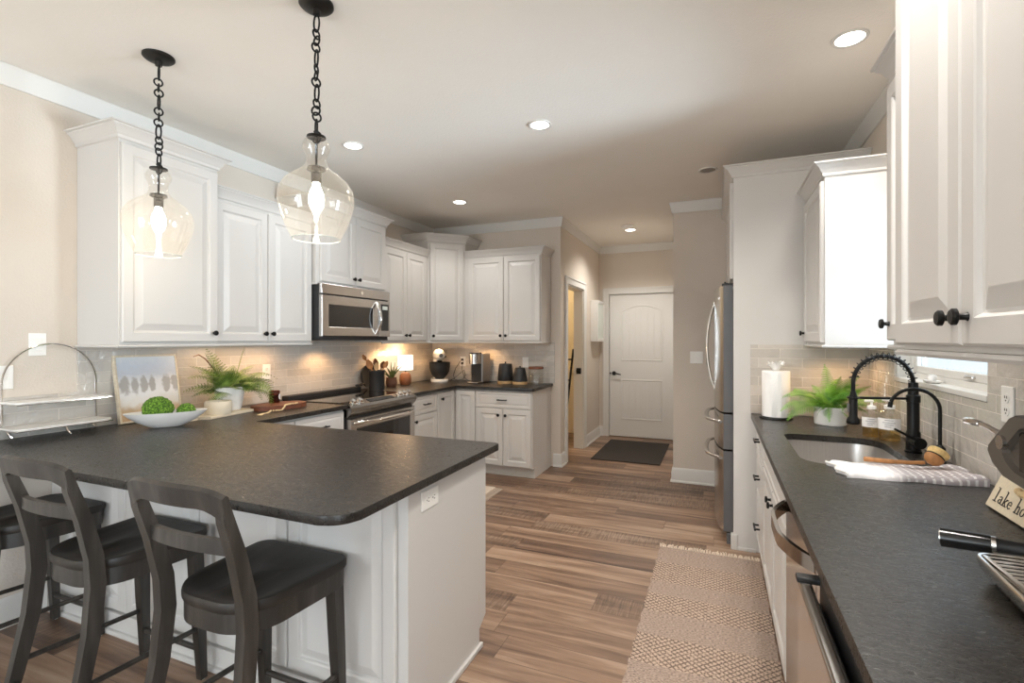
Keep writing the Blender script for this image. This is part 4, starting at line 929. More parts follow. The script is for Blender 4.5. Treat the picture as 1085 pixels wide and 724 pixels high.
plate((XL, 1.415, 1.375), R(90), 'white rocker light switch on the left wall beside the tall cabinet', 'rocker')
plate((XL, 1.285, 1.215), R(90), 'white toggle switch lower on the left wall, behind the wire shelf arch', 'toggle')
plate((XL + 0.009, 2.80, 1.150), R(90), 'white outlet in the tile between the left fern and the range', 'outlet')
plate((-2.79, YB - 0.009, 1.138), 0, 'white outlet in the back tile with black plugs, right of the mixer', 'outlet')
plate((-1.995, YB - 0.009, 1.141), 0, 'white switch in the back tile above the canisters', 'toggle')
plate((-0.185, YS, 1.224), 0, 'white double switch on the wall stub beside the refrigerator', 'double')
plate((-0.998, 1.600, 0.806), R(90), 'white sideways outlet on the end panel of the peninsula', 'sideways')
plate((XR - 0.009, 2.045, 1.195), R(-90), 'white outlet on the right tile partly hidden behind the espresso machine', 'outlet')

# hallway wall box
def key_box():
    root = thing('wall_box', 'shallow white glazed wall box hanging in the hallway left of the door', 'wall box', (XH, 6.84, 1.37), R(90))
    w, d, h = 0.44, 0.085, 0.56
    MB().box(-w / 2, w / 2, -d, -0.001, 0, h, 0.003).build('case', TRIMW, root)
    f = MB()
    for a, b, c, e in ((-w / 2, -w / 2 + .04, 0, h), (w / 2 - .04, w / 2, 0, h), (-w / 2 + .04, w / 2 - .04, 0, .04), (-w / 2 + .04, w / 2 - .04, h - .04, h)): f.box(a, b, -d - 0.012, -d, c, e, 0.003)
    f.build('frame', TRIMW, root)
    MB().box(-w / 2 + .04, w / 2 - .04, -d - 0.003, -d + 0.001, .04, h - .04).build('pane', FROST, root, False, label='greyish glass pane')
key_box()
# leaning blanket ladder in the side room
lad = thing('leaning_ladder', 'black leaning ladder rack inside the side room past the hall opening', 'ladder', (-2.0, 6.9, 0)); Ml = mtx((-2.0, 6.9, 0))
for s in (0, 1): MB().tube([(-2.02 - 0.40 * s, 6.80, 0.0), (-1.98 - 0.40 * s, 7.18, 1.25)], 0.016, 10).build('rail', BLACKM, lad, world=Ml)
for k in range(4):
    t = 0.16 + 0.24 * k; MB().tube([(-2.02 + 0.04 * t, 6.80 + 0.38 * t, 1.25 * t), (-2.42 + 0.04 * t, 6.80 + 0.38 * t, 1.25 * t)], 0.012, 8).build('rung', BLACKM, lad, world=Ml)

# ------------------------------------------------------------------ things on the peninsula
ZT = CT1
def shelf_stand():
    root = thing('shelf_stand', 'two-tier arched wire stand with cream shelves against the left wall', 'shelf stand', (-3.12, 1.465, ZT)); Mw = mtx((-3.12, 1.465, ZT))
    a = MB(); pts = [(-3.192, 1.662, ZT + 0.045)] + [(-3.192, 1.662, ZT + 0.26)]
    for k in range(1, 24):
        t = pi * k / 24; pts.append((-3.192, 1.465 + 0.197 * cos(t), ZT + 0.26 + 0.205 * sin(t)))
    pts += [(-3.192, 1.268, ZT + 0.26), (-3.192, 1.268, ZT + 0.045)]
    a.tube(pts, 0.0045, 8).build('arch', CHROME, root, world=Mw, label='thin silver arch')
    for z in (0.052, 0.178):
        t = MB().prism(rounded([(-3.20, 1.262), (-3.045, 1.262), (-3.045, 1.672), (-3.20, 1.672)], {1: 0.03, 2: 0.03}, 5), ZT + z, ZT + z + 0.007).build('shelf', CERW, root, world=Mw, label='cream shelf')
        MB().tube([(-3.20, 1.262, ZT + z - 0.004), (-3.048, 1.266, ZT + z - 0.004), (-3.048, 1.668, ZT + z - 0.004), (-3.20, 1.668, ZT + z - 0.004)], 0.004, 8).build('shelf_wire', CHROME, t, world=Mw)
    for x, y in ((-3.06, 1.465), (-3.192, 1.640), (-3.192, 1.29)):
        MB().tube([(x, y, ZT + 0.05), (x + 0.004, y, ZT + 0.03), (x + 0.010, y + 0.008, ZT + 0.012), (x + 0.014, y + 0.014, ZT + 0.0055)], [0.006, 0.0055, 0.005, 0.0055], 8).build('foot', CHROME, root, world=Mw)
shelf_stand()
def painting():
    lean = math.asin(0.068 / 0.40)
    root = thing('framed_painting', 'small framed painting of a row of grey trees leaning on the tile', 'painting', (-3.146, 1.925, ZT + 0.0005))
    root.rotation_euler = (0, -lean, 0)
    w, h = 0.355, 0.395
    f = MB(); t = 0.011
    for a, b, c, e in ((-w / 2, -w / 2 + t, 0, h), (w / 2 - t, w / 2, 0, h), (-w / 2 + t, w / 2 - t, 0, t), (-w / 2 + t, w / 2 - t, h - t, h)): f.box(0.0, 0.024, a, b, c, e, 0.001)
    f.build('frame', WOODB, root)
    MB().box(0.008, 0.020, -w / 2 + t, w / 2 - t, t, h - t).build('canvas', PAINT, root, False)
painting()
def moss_bowl():
    c = Vector((-2.83, 1.815, ZT)); rz = R(56)
    b = MB(Matrix.Translation(c) @ Matrix.Rotation(rz, 4, 'Z'))
    b.lathe([(0, 0.002), (0.30, 0.0), (0.42, 0.006), (0.70, 0.035), (0.90, 0.064), (0.985, 0.082), (1.0, 0.086), (0.975, 0.086), (0.88, 0.068), (0.66, 0.040), (0.40, 0.016), (0, 0.012)], n=48, sx=0.195, sy=0.088)
    tag(b.build('bowl', CERWM, None, True, 60), 'long oval white bowl holding green moss balls on the peninsula', 'bowl')
    rng = random.Random(2)
    for lx, ly, r, zc, lab in ((-0.040, 0.0, 0.071, 0.100, 'larger green moss ball at the left in the white oval bowl'), (0.090, 0.0, 0.046, 0.078, 'smaller green moss ball at the right end of the white oval bowl')):
        mb = MB(); bmesh.ops.create_icosphere(mb.bm, subdivisions=5, radius=r)
        from mathutils import noise
        for v in mb.bm.verts:
            n = noise.noise(v.co * 55 + Vector((lx * 90, 0, 0))) * 0.07 + noise.noise(v.co * 150) * 0.07 + noise.noise(v.co * 20) * 0.05
            v.co *= 1 + n
        p = Matrix.Rotation(rz, 4, 'Z') @ Vector((lx, ly, 0))
        o = mb.build('moss_ball', MOSS, None, True, 180); o.location = c + p + Vector((0, 0, zc)); tag(o, lab, 'moss ball', 'moss balls in the oval bowl')
moss_bowl()
def board(name, label, loc, rz, pts, th, mat, rad, hole=None):
    root = thing(name, label, 'serving board', loc, rz)
    MB().prism(rounded(pts, rad, 6), 0.0, th, 0.003).build('board', mat, root)
    return root
bb = board('serving_board', 'bleached wooden serving board under the left fern pot and candle', (-2.965, 2.235, ZT), R(100), [(-0.175, -0.10), (0.215, -0.10), (0.215, 0.10), (-0.175, 0.10), (-0.20, 0.03), (-0.30, 0.028), (-0.30, -0.028), (-0.20, -0.03)], 0.016, WOODB, {1: 0.03, 2: 0.03, 5: 0.02, 6: 0.02})
BD = ZT + 0.016
def frond(mb, base, az, el, ln, droop, width, npin=15, rng=None, curl=0.0, thick=0.0022, roll=0.0):
    """one arching frond: a thin stalk with paired, serrated leaflets"""
    P = []; p = Vector(base); e = el; a = az; st = ln / 18
    for k in range(19):
        P.append(p.copy()); d = Vector((cos(a) * cos(e), sin(a) * cos(e), sin(e))); p = p + d * st; e -= droop / 18 * (0.5 + k / 18); a += curl / 18
    mb.tube(P, [thick * (1 - 0.75 * k / 18) for k in range(19)], 5)
    for k in range(npin):
        t = 0.22 + 0.77 * k / (npin - 1); f = t * 18; i = min(17, int(f)); q = P[i].lerp(P[i + 1], f - i); T_ = (P[i + 1] - P[i]).normalized()
        S = T_.cross(Vector((0, 0, 1)));
        if S.length < 1e-3: S = Vector((1, 0, 0))
        S.normalize(); U = S.cross(T_).normalized(); S, U = S * cos(roll) + U * sin(roll), U * cos(roll) - S * sin(roll)
        prof = sin(pi * min(1, (t - 0.16) / 0.84) ** 0.62) ** 0.8 if t < 1 else 0.05
        wl = max(0.006, width * prof)
        for s in (-1, 1):
            D = (S * s + T_ * 0.45).normalized(); B_ = T_ * (ln / npin * 0.36)
            jag = rng.uniform(0.85, 1.12) if rng else 1
            tip = q + D * wl * jag - Vector((0, 0, 0.18 * wl)) + U * 0.06 * wl
            lobes = 4; top = []; bot = []
            for m in range(lobes + 1):
                u = m / lobes; c = q.lerp(tip, u); hw = (1 - u) ** 0.6 * 1.0
                top.append(mb.v(c + B_ * hw)); bot.append(mb.v(c - B_ * hw))
                if m < lobes:
                    c2 = q.lerp(tip, u + 0.62 / lobes); top.append(mb.v(c2 + B_ * hw * 0.45)); bot.append(mb.v(c2 - B_ * hw * 0.45))
            for m in range(len(top) - 1): mb.f([top[m], top[m + 1], bot[m + 1], bot[m]])
def frond2(mb, base, az, el, ln, droop, width, npin, rng, roll=0.0, curl=0.0):
    """a lacy triangular frond: each leaflet carries its own rows of small pinnules"""
    P = []; p = Vector(base); e = el; a = az; n = 18; st = ln / n
    for k in range(n + 1):
        P.append(p.copy()); p = p + Vector((cos(a) * cos(e), sin(a) * cos(e), sin(e))) * st; e -= droop / n * (0.4 + 1.2 * k / n); a += curl / n
    mb.tube(P, [0.0018 * (1 - 0.8 * k / n) for k in range(n + 1)], 5)
    for k in range(npin):
        t = 0.26 + 0.72 * k / (npin - 1); f = t * n; i = min(n - 1, int(f)); q = P[i].lerp(P[i + 1], f - i); T_ = (P[i + 1] - P[i]).normalized()
        S = T_.cross(Vector((0, 0, 1))); S = S.normalized() if S.length > 1e-3 else Vector((1, 0, 0)); U = S.cross(T_).normalized()
        S2 = S * cos(roll) + U * sin(roll); wl = width * (1.04 - (t - 0.26) / 0.72) ** 0.8 * rng.uniform(0.85, 1.1)
        if wl < 0.008: wl = 0.008
        for s_ in (-1, 1):
            D = (S2 * s_ + T_ * 0.55 - Vector((0, 0, 0.15))).normalized(); W = T_ - D * T_.dot(D); W.normalize()
            m = max(3, int(wl / 0.0085)); pl = 0.40 * wl / (m ** 0.25)
            for j in range(m):
                u = (j + 0.6) / m; c = q + D * wl * u; h = max(0.0042, min(0.017, pl * (1.05 - u))); b = wl / m * 0.42
                for g in (-1, 1):
                    tip = c + W * g * h + D * b * 0.9; v = [mb.v(c - D * b * 0.8), mb.v(c + W * g * h * 0.55 - D * b * 0.5), mb.v(tip), mb.v(c + D * b * 0.9)]
                    mb.f(v)
def left_fern():
    c = Vector((-3.005, 2.335, BD)); root = thing('potted_fern', 'olive green fern in a mottled white pot on the bleached board', 'potted plant', c)
    MB().lathe([(0, 0.0), (0.060, 0.0), (0.068, 0.006), (0.080, 0.06), (0.088, 0.115), (0.089, 0.150), (0.085, 0.156), (0.080, 0.15), (0.076, 0.11), (0, 0.105)], n=40).build('pot', plain('mottled_white_pot', srgb(226, 224, 220), 0.45, var=0.08, vscale=22, bmp=0.3, bscale=40), root, label='mottled white pot')
    MB().lathe([(0, 0.128), (0.077, 0.128), (0.077, 0.10), (0, 0.10)], n=24).build('soil', TEXTD, root)
    rng = random.Random(11); mb = MB(); spec = []
    for k in range(26):
        az = R(-160 + 320 * k / 25 + rng.uniform(-8, 8)); spec.append((az, R(rng.uniform(15, 70)), rng.uniform(0.18, 0.30), rng.uniform(0.9, 2.2)))
    spec += [(R(95), R(30), 0.36, 1.3), (R(72), R(26), 0.40, 1.9), (R(80), R(44), 0.40, 1.7), (R(62), R(15), 0.33, 2.2), (R(85), R(12), 0.30, 1.4), (R(100), R(55), 0.32, 1.2),
             (R(-90), R(22), 0.30, 0.9), (R(-80), R(45), 0.32, 1.2), (R(-95), R(58), 0.30, 1.0), (R(-70), R(8), 0.26, 1.2), (R(112), R(74), 0.30, 0.5), (R(80), R(80), 0.31, 0.3), (R(-105), R(74), 0.32, 0.5), (R(-88), R(66), 0.30, 0.3)]
    for az, el, ln, dr in spec:
        if cos(az) < -0.3: ln *= 0.62; el = max(el, R(58))
        frond2(mb, (rng.uniform(-.03, .03), rng.uniform(-.03, .03), 0.125), az, el, ln, dr, 0.070 + 0.05 * ln, 13, rng, rng.uniform(-0.9, 0.9), rng.uniform(-.4, .4))
    for v in mb.bm.verts:
        if v.co.x < -0.185: v.co.x = -0.185 + (v.co.x + 0.185) * 0.05
        if v.co.z > 0.42: v.co.z = 0.42 + (v.co.z - 0.42) * 0.2
        if v.co.z < -0.010: v.co.z = -0.010
        if v.co.y > 0.20 and v.co.z < 0.16: v.co.y = 0.20 + (v.co.y - 0.20) * 0.25
        if math.hypot(v.co.x - 0.080, v.co.y + 0.140) < 0.082 and v.co.z < 0.090: v.co.z = 0.090 + (v.co.z + 0.02) * 0.05
    mb.build('fronds', FERN1, root, False)
    MB().tube([(0, -0.02, 0.12), (-0.05, -0.06, 0.26), (-0.07, -0.12, 0.345), (-0.06, -0.17, 0.372), (-0.05, -0.21, 0.362)], [0.004, 0.0045, 0.004, 0.004, 0.003], 6).build('bare_stem', TERRA, root, label='bare brown stem')
left_fern()
cn = thing('candle', 'squat cream candle in front of the left fern pot', 'candle', (-2.925, 2.195, BD))
MB().lathe([(0, 0), (0.072, 0), (0.076, 0.006), (0.076, 0.074), (0.072, 0.080), (0.066, 0.079), (0.064, 0.066), (0, 0.064)], n=40).build('vessel', CREAM, cn)
MB().cyl((0, 0, 0.063), (0, 0, 0.074), 0.0015, n=6).build('wick', TEXTD, cn)
rb = board('wooden_slab', 'reddish brown rounded wooden slab board left of the range', (-2.875, 2.625, ZT), R(78), [(-0.19, -0.06), (-0.10, -0.115), (0.10, -0.11), (0.185, -0.05), (0.19, 0.05), (0.08, 0.11), (-0.11, 0.10), (-0.195, 0.04)], 0.030, WOODR, {k: 0.05 for k in range(8)})
aj = thing('amber_jar', 'small amber glass candle jar with a round white label on the slab', 'candle jar', (-2.955, 2.655, ZT + 0.030))
MB().lathe([(0.0, 0.001), (0.034, 0.001), (0.036, 0.004), (0.036, 0.084), (0.034, 0.086), (0.033, 0.083), (0.033, 0.006), (0, 0.006)], n=32).build('glass', AMBER, aj, label='amber glass')
MB().lathe([(0, 0.007), (0.032, 0.007), (0.032, 0.060), (0, 0.060)], n=28).build('wax', plain('amber_wax', srgb(120, 66, 24), 0.5, var=0.1), aj)
lb = MB(); lb.bm.verts.ensure_lookup_table(); rows = []
for i in range(9):
    y = -0.022 + 0.044 * i / 8; hh = math.sqrt(max(0, 0.022 ** 2 - y * y)); a = R(35) + y / 0.0365
    rows.append((lb.v((0.0366 * cos(a), 0.0366 * sin(a), 0.044 - hh)), lb.v((0.0366 * cos(a), 0.0366 * sin(a), 0.044 + hh))))
for A, B in zip(rows, rows[1:]): lb.f([A[0], B[0], B[1], A[1]])
lb.build('label_disc', LABELW, aj, label='round white label')
def beads():
    root = thing('bead_garland', 'string of pale wooden beads with tassel lying on the reddish slab', 'bead garland', (-2.72, 2.45, ZT))
    pts = [(-2.755, 2.67, 0.036), (-2.745, 2.64, 0.036), (-2.752, 2.61, 0.036), (-2.748, 2.575, 0.036), (-2.735, 2.545, 0.036), (-2.715, 2.52, 0.028), (-2.705, 2.49, 0.012), (-2.730, 2.465, 0.010), (-2.750, 2.44, 0.010), (-2.730, 2.41, 0.007), (-2.715, 2.385, 0.006), (-2.705, 2.36, 0.006)]
    P = [Vector((x, y, ZT + z)) for x, y, z in pts]; mb = MB(mtx((-2.72, 2.45, ZT)).inverted())
    for a, b in zip(P, P[1:]):
        n = max(2, int((b - a).length / 0.011))
        for k in range(n):
            c = a.lerp(b, k / n); mb.lathe([(0, -0.0062), (0.0045, -0.0045), (0.0064, 0), (0.0045, 0.0045), (0, 0.0062)], c, 10)
    mb.build('beads', WOODBEAD, root, True, 60)
    ts = MB(mtx((-2.72, 2.45, ZT)).inverted())
    for k in range(12): ts.tube([(-2.705, 2.36, ZT + 0.008), (-2.70 + 0.003 * (k - 6) * 0.5, 2.335, ZT + 0.008), (-2.695 + 0.0035 * (k - 6), 2.305, ZT + 0.003)], 0.0022, 5)
    ts.build('tassel', WOODBEAD, root)
beads()

# ------------------------------------------------------------------ things beside the range
RV = Vector((0.924, 0.382, 0.0))
crk = thing('utensil_crock', 'black crock of wooden spoons beside the range', 'crock', (-3.020, 3.905, ZT))
MB().lathe([(0, 0), (0.068, 0), (0.072, 0.004), (0.072, 0.160), (0.075, 0.166), (0.075, 0.186), (0.071, 0.190), (0.066, 0.186), (0.066, 0.02), (0, 0.018)], n=40).build('crock_body', MATTEB, crk)
C0 = Vector((-3.020, 3.905, ZT))
def spoon(dx, dy, ztip, head, label, mat, slotted=False):
    root = thing('wooden_spoon', label, 'spoon', (C0.x, C0.y, ZT + 0.02), 0, 'wooden utensils in the black crock')
    tip = RV * dx + Vector((-0.382, 0.924, 0)) * dy + Vector((0, 0, ztip - ZT - 0.02)); foot = RV * (-dx * 0.36) + Vector((-0.382, 0.924, 0)) * dy; foot.z = 0.006
    ax = (tip - foot).normalized(); hl = head * 3.1; neck = tip - ax * hl
    MB().tube([foot, foot.lerp(neck, 0.5), neck], [0.006, 0.0065, 0.0055], 8).build('handle', mat, root)
    Q = ax.to_track_quat('Z', 'Y').to_matrix().to_4x4()
    fwd = Vector((0.5, -0.866, 0)); side = ax.cross(fwd).normalized(); nrm = side.cross(ax).normalized()
    Mh = Matrix((side.to_4d(), nrm.to_4d(), ax.to_4d(), (0, 0, 0, 1))).transposed(); Mh[0][3], Mh[1][3], Mh[2][3] = neck; Mh[3] = (0, 0, 0, 1)
    mb = MB(Mh); rings = []
    for k in range(11):
        t = k / 10; wv = head * (sin(pi * (0.06 + 0.90 * t ** 0.85)) ** 0.7) ; z = hl * t
        rings.append([mb.v((wv, 0.000, z)), mb.v((wv * 0.5, -0.006 - 0.004 * sin(pi * t), z)), mb.v((-wv * 0.5, -0.006 - 0.004 * sin(pi * t), z)), mb.v((-wv, 0.0, z)), mb.v((-wv * 0.5, -0.012 - 0.006 * sin(pi * t), z)), mb.v((wv * 0.5, -0.012 - 0.006 * sin(pi * t), z))])
    for A, B in zip(rings, rings[1:]):
        for j in range(6): mb.f([A[j], A[(j + 1) % 6], B[(j + 1) % 6], B[j]])
    mb.f(rings[0][::-1]); mb.f(rings[-1]); mb.build('spoon_bowl', mat, root, True, 60)
WOODD = plain('dark_spoon_wood', srgb(112, 74, 42), 0.5, var=0.2, vscale=9, stretch=(8, 8, 2))
spoon(-0.145, 0.024, 1.250, 0.019, 'narrow wooden spoon leaning furthest left in the black crock', WOODS)
spoon(-0.085, -0.026, 1.205, 0.031, 'broad wooden spatula in the black crock, second from the left', WOODS)
spoon(-0.030, 0.042, 1.215, 0.026, 'dark wooden spoon at the back of the black crock', WOODD)
spoon(0.010, -0.043, 1.180, 0.024, 'pale wooden spoon standing at the middle front of the black crock', WOODL)
spoon(0.065, 0.008, 1.190, 0.023, 'dark olive wood spoon second from the right in the black crock', WOODD)
spoon(0.104, -0.009, 1.190, 0.023, 'wooden spoon leaning furthest right in the black crock towards the plant', WOODS)
def pan():
    root = thing('frying_pan', 'black frying pan leaning on the tile behind the utensil crock', 'pan', (-3.172, 3.955, ZT))
    ax = Vector((1, 0, 0.12)).normalized(); Q = ax.to_track_quat('Z', 'Y').to_matrix().to_4x4(); c = Vector((0, 0, 0.123))
    MB().lathe([(0, 0.0), (0.090, 0.0), (0.104, 0.006), (0.117, 0.034), (0.120, 0.034), (0.108, 0.004), (0.094, -0.004), (0, -0.004)], c, 48, M=Q).build('pan_body', MATTEB, root, True, 40)
    h0 = c + Vector((0.026, -0.095, -0.060)); MB().tube([h0, h0 + Vector((0.025, -0.06, -0.006)), h0 + Vector((0.050, -0.145, -0.008))], [0.009, 0.011, 0.013], 10, flat=1.6).build('handle', MATTEB, root)
pan()
def aloe():
    root = thing('potted_aloe', 'spiky little aloe in a brown pot left of the lit lamp', 'potted plant', (-3.085, 4.225, ZT))
    MB().lathe([(0, 0), (0.042, 0), (0.055, 0.020), (0.058, 0.050), (0.052, 0.085), (0.054, 0.095), (0.049, 0.095), (0.046, 0.080), (0, 0.078)], n=32).build('pot', TERRA, root, label='brown clay pot')
    rng = random.Random(5); mb = MB()
    for k in range(15):
        az = 2 * pi * k / 15 + rng.uniform(-.2, .2); el = R(rng.uniform(42, 82)); ln = rng.uniform(0.12, 0.20); p = Vector((0, 0, 0.075)); P = []
        for j in range(8):
            P.append(p.copy()); p = p + Vector((cos(az) * cos(el), sin(az) * cos(el), sin(el))) * ln / 7; el -= 0.06 if k % 3 else -0.03
        mb.tube(P, [0.009, 0.0095, 0.009, 0.008, 0.0065, 0.005, 0.003, 0.0006], 6, flat=0.5)
    mb.build('leaves', ALOE, root)
aloe()
def lamp():
    root = thing('table_lamp', 'small lit table lamp with brown base and white drum shade', 'lamp', (-3.075, 4.455, ZT))
    MB().lathe([(0, 0), (0.046, 0), (0.060, 0.02), (0.064, 0.055), (0.058, 0.105), (0.040, 0.130), (0.016, 0.138), (0, 0.139)], n=36).build('base', LAMPB, root, label='brown pottery base')
    MB().cyl((0, 0, 0.137), (0, 0, 0.25), 0.006).build('stem', DARKM, root)
    MB().lathe([(0.082, 0.160), (0.078, 0.318), (0.076, 0.318), (0.080, 0.160)], n=40).build('lamp_shade', SHADE, root, True, 30, label='glowing white drum shade')
    lamp_child(point('table_lamp_bulb', (0, 0, 0), 3.2, WARM, 0.03), root, (0, 0, 0.335))
lamp()
# ------------------------------------------------------------------ far corner
def mixer():
    root = thing('stand_mixer', 'white stand mixer with a black bowl in the far corner', 'stand mixer', (-2.965, 4.965, ZT), R(38))
    MB().prism(rounded([(-0.10, -0.17), (0.10, -0.17), (0.085, 0.17), (-0.085, 0.17)], {0: 0.09, 1: 0.09, 2: 0.06, 3: 0.06}, 8), 0, 0.035, 0.010, 3).build('base', CERW, root)
    MB().prism(rounded([(-0.055, 0.07), (0.055, 0.07), (0.05, 0.165), (-0.05, 0.165)], {k: 0.03 for k in range(4)}, 5), 0.03, 0.26, 0.008).build('column', CERW, root)
    MB().lathe([(0, 0.038), (0.052, 0.038), (0.055, 0.048), (0.085, 0.075), (0.108, 0.120), (0.116, 0.175), (0.118, 0.222), (0.121, 0.226), (0.114, 0.226), (0.110, 0.170), (0, 0.06)], (0, -0.06, 0), 40).build('bowl', MATTEB, root, label='black mixing bowl')
    hb = MB(); rings = []
    for k in range(15):
        t = k / 14; y = 0.185 - 0.36 * t; r = 0.070 * (sin(pi * (0.09 + 0.86 * t)) ** 0.42); zc = 0.300 + 0.006 * sin(pi * t)
        rings.append([hb.v((r * cos(2 * pi * j / 20), y, zc + r * (1.0 if sin(2 * pi * j / 20) > 0 else 0.85) * sin(2 * pi * j / 20))) for j in range(20)])
    for A, B in zip(rings, rings[1:]):
        for j in range(20): hb.f([A[j], A[(j + 1) % 20], B[(j + 1) % 20], B[j]])
    hb.f(rings[0][::-1]); hb.f(rings[-1]); hb.build('head', CERW, root, True, 60)
    MB().cyl((0, -0.172, 0.302), (0, -0.190, 0.302), 0.026, 0.022, 20).build('attachment_hub', CHROME, root)
    MB().cyl((0, -0.06, 0.19), (0, -0.06, 0.245), 0.022, 0.030, 20).build('beater_shaft', CHROME, root)
    MB().cyl((0.06, -0.02, 0.285), (0.078, -0.02, 0.285), 0.012).build('speed_knob', BLACKM, root)
mixer()
cdg = thing('power_cord', 'black plugs and looping cord hanging from the back wall outlet', 'cord', (-2.79, 5.20, ZT)); Mc = mtx((-2.79, 5.20, ZT))
MB().box(-2.802, -2.778, 5.188, 5.2135, 1.148, 1.172, 0.004).box(-2.802, -2.778, 5.188, 5.2135, 1.106, 1.130, 0.004).build('plug', MATTEB, cdg, world=Mc)
MB().tube([(-2.79, 5.19, 1.155), (-2.81, 5.175, 1.13), (-2.86, 5.17, 1.06), (-2.885, 5.16, 0.98), (-2.86, 5.14, 0.93), (-2.81, 5.13, 0.921), (-2.75, 5.14, 0.93), (-2.73, 5.17, 0.98), (-2.755, 5.18, 1.04), (-2.80, 5.17, 1.0), (-2.86, 5.13, 0.94), (-2.89, 5.09, 0.920)], 0.0032, 6).build('cord', MATTEB, cdg, world=Mc)
MB().tube([(-2.79, 5.19, 1.112), (-2.78, 5.175, 1.05), (-2.755, 5.165, 0.99), (-2.74, 5.16, 0.95), (-2.68, 5.14, 0.920), (-2.60, 5.13, 0.918)], 0.0032, 6).build('cord', MATTEB, cdg, world=Mc)
def coffee():
    root = thing('coffee_maker', 'grey and stainless single-serve coffee maker on the back worktop', 'coffee maker', (-2.475, 4.99, ZT))
    MB().box(-0.070, 0.075, -0.035, 0.165, 0.0, 0.330, 0.014, 3).build('housing', plain('coffee_grey', srgb(150, 144, 138), 0.35, 0.5, var=0.03), root)
    MB().box(-0.066, 0.066, -0.150, -0.03, 0.0, 0.020, 0.006).build('drip_tray', STEEL, root)
    MB().box(-0.062, 0.060, -0.045, -0.034, 0.02, 0.215, 0.003).build('recess', MATTEB, root, label='black cup recess')
    MB().cyl((0, -0.085, 0.215), (0, -0.085, 0.325), 0.060, n=36).build('brew_head', STEEL, root, label='stainless brew head')
    MB().lathe([(0, 0.325), (0.060, 0.325), (0.054, 0.336), (0, 0.338)], (0, -0.085, 0), 36).build('head_cap', MATTEB, root)
    MB().box(-0.086, -0.072, -0.02, 0.15, 0.01, 0.30, 0.004).build('water_tank', GLASSC, root)
    MB().box(0.02, 0.06, -0.04, 0.0, 0.326, 0.338, 0.003).build('button_pad', MATTEB, root)
coffee()
def canister(loc, r0, r1, h, label):
    root = thing('canister', label, 'canister', loc)
    MB().lathe([(0, 0), (r0, 0), (r0 + 0.003, 0.006), (r0 + 0.001, 0.030), (0, 0.030)], n=40).build('base_band', WOODL, root, label='pale wooden base')
    MB().lathe([(0, 0.030), (r0, 0.030), (r0 + 0.003, 0.036), (r0 - (r0 - r1) * 0.25, h * 0.45), (r1, h * 0.90), (r1 - 0.004, h * 0.925), (0, h * 0.925)], n=40).build('canister_body', MATTEB, root)
    MB().lathe([(r1 - 0.002, h * 0.925), (r1 - 0.004, h * 0.96), (0.012, h * 0.975), (0.007, h * 0.98), (0.010, h * 1.02), (0.012, h * 1.04), (0.007, h * 1.06), (0, h * 1.06)], n=32).build('lid', MATTEB, root)
canister((-2.165, 5.045, ZT), 0.086, 0.074, 0.225, 'taller black canister with a pale wooden base on the back worktop')
canister((-1.975, 5.000, ZT), 0.080, 0.056, 0.185, 'shorter black canister with pale wooden base and knobbed lid')
gj = thing('glass_jar', 'clear glass jar with a brown wooden lid right of the canisters', 'jar', (-1.805, 5.040, ZT))
MB().lathe([(0, 0.001), (0.078, 0.001), (0.083, 0.007), (0.083, 0.150), (0.076, 0.160), (0.076, 0.168)], n=44).build('glass', GLASSC, gj)
MB().lathe([(0, 0.009), (0.075, 0.009), (0.075, 0.014), (0, 0.014)], n=40).build('glass_foot', GLASSC, gj)
MB().lathe([(0, 0.166), (0.080, 0.166), (0.082, 0.170), (0.082, 0.184), (0.078, 0.190), (0, 0.190)], n=40).build('lid', WOODR, gj, label='brown wooden lid')

# ------------------------------------------------------------------ right-hand worktop
def towel_roll():
    root = thing('paper_towel_holder', 'roll of white paper towels standing on a black holder', 'paper towels', (0.335, 3.450, ZT))
    MB().lathe([(0, 0), (0.092, 0), (0.094, 0.004), (0.090, 0.011), (0, 0.012)], n=40).build('holder_base', BLACKM, root)
    MB().lathe([(0.020, 0.013), (0.076, 0.013), (0.078, 0.017), (0.078, 0.288), (0.076, 0.292), (0.020, 0.292)], n=48).build('paper_roll', PAPER, root)
    sheet = MB(); rows = []
    for k in range(9):
        a = R(205 + 10 * k); r = 0.079 + 0.002 * sin(k * 0.9); rows.append([sheet.v((r * cos(a), r * sin(a), 0.016)), sheet.v((r * cos(a), r * sin(a), 0.15)), sheet.v((r * cos(a), r * sin(a), 0.288 - 0.012 * k / 8))])
    for A, B in zip(rows, rows[1:]): sheet.f([A[0], B[0], B[1], A[1]]); sheet.f([A[1], B[1], B[2], A[2]])
    sheet.build('loose_sheet', PAPER, root)
    tf = MB(); rng = random.Random(8)
    for k in range(9):
        az = 2 * pi * k / 9; cols = []
        for j in range(5):
            a2 = az + (j - 2) * 0.22
            cols.append([tf.v((0.010 * cos(a2), 0.010 * sin(a2), 0.285)), tf.v((0.030 * cos(a2), 0.030 * sin(a2), 0.318 + 0.006 * (j % 2))), tf.v(((0.046 + .006 * (j % 2)) * cos(a2), (0.046 + .006 * (j % 2)) * sin(a2), 0.338 + 0.010 * sin(k * 2.1) + 0.008 * (j % 2)))])
        for A, B in zip(cols, cols[1:]):
            for j in range(2): tf.f([A[j], B[j], B[j + 1], A[j + 1]])
    tf.build('tissue_tuft', PAPER, root, True, 60, label='crumpled tissue tuft on top')
    MB().cyl((0, 0, 0.01), (0, 0, 0.305), 0.008).build('holder_post', BLACKM, root)
towel_roll()
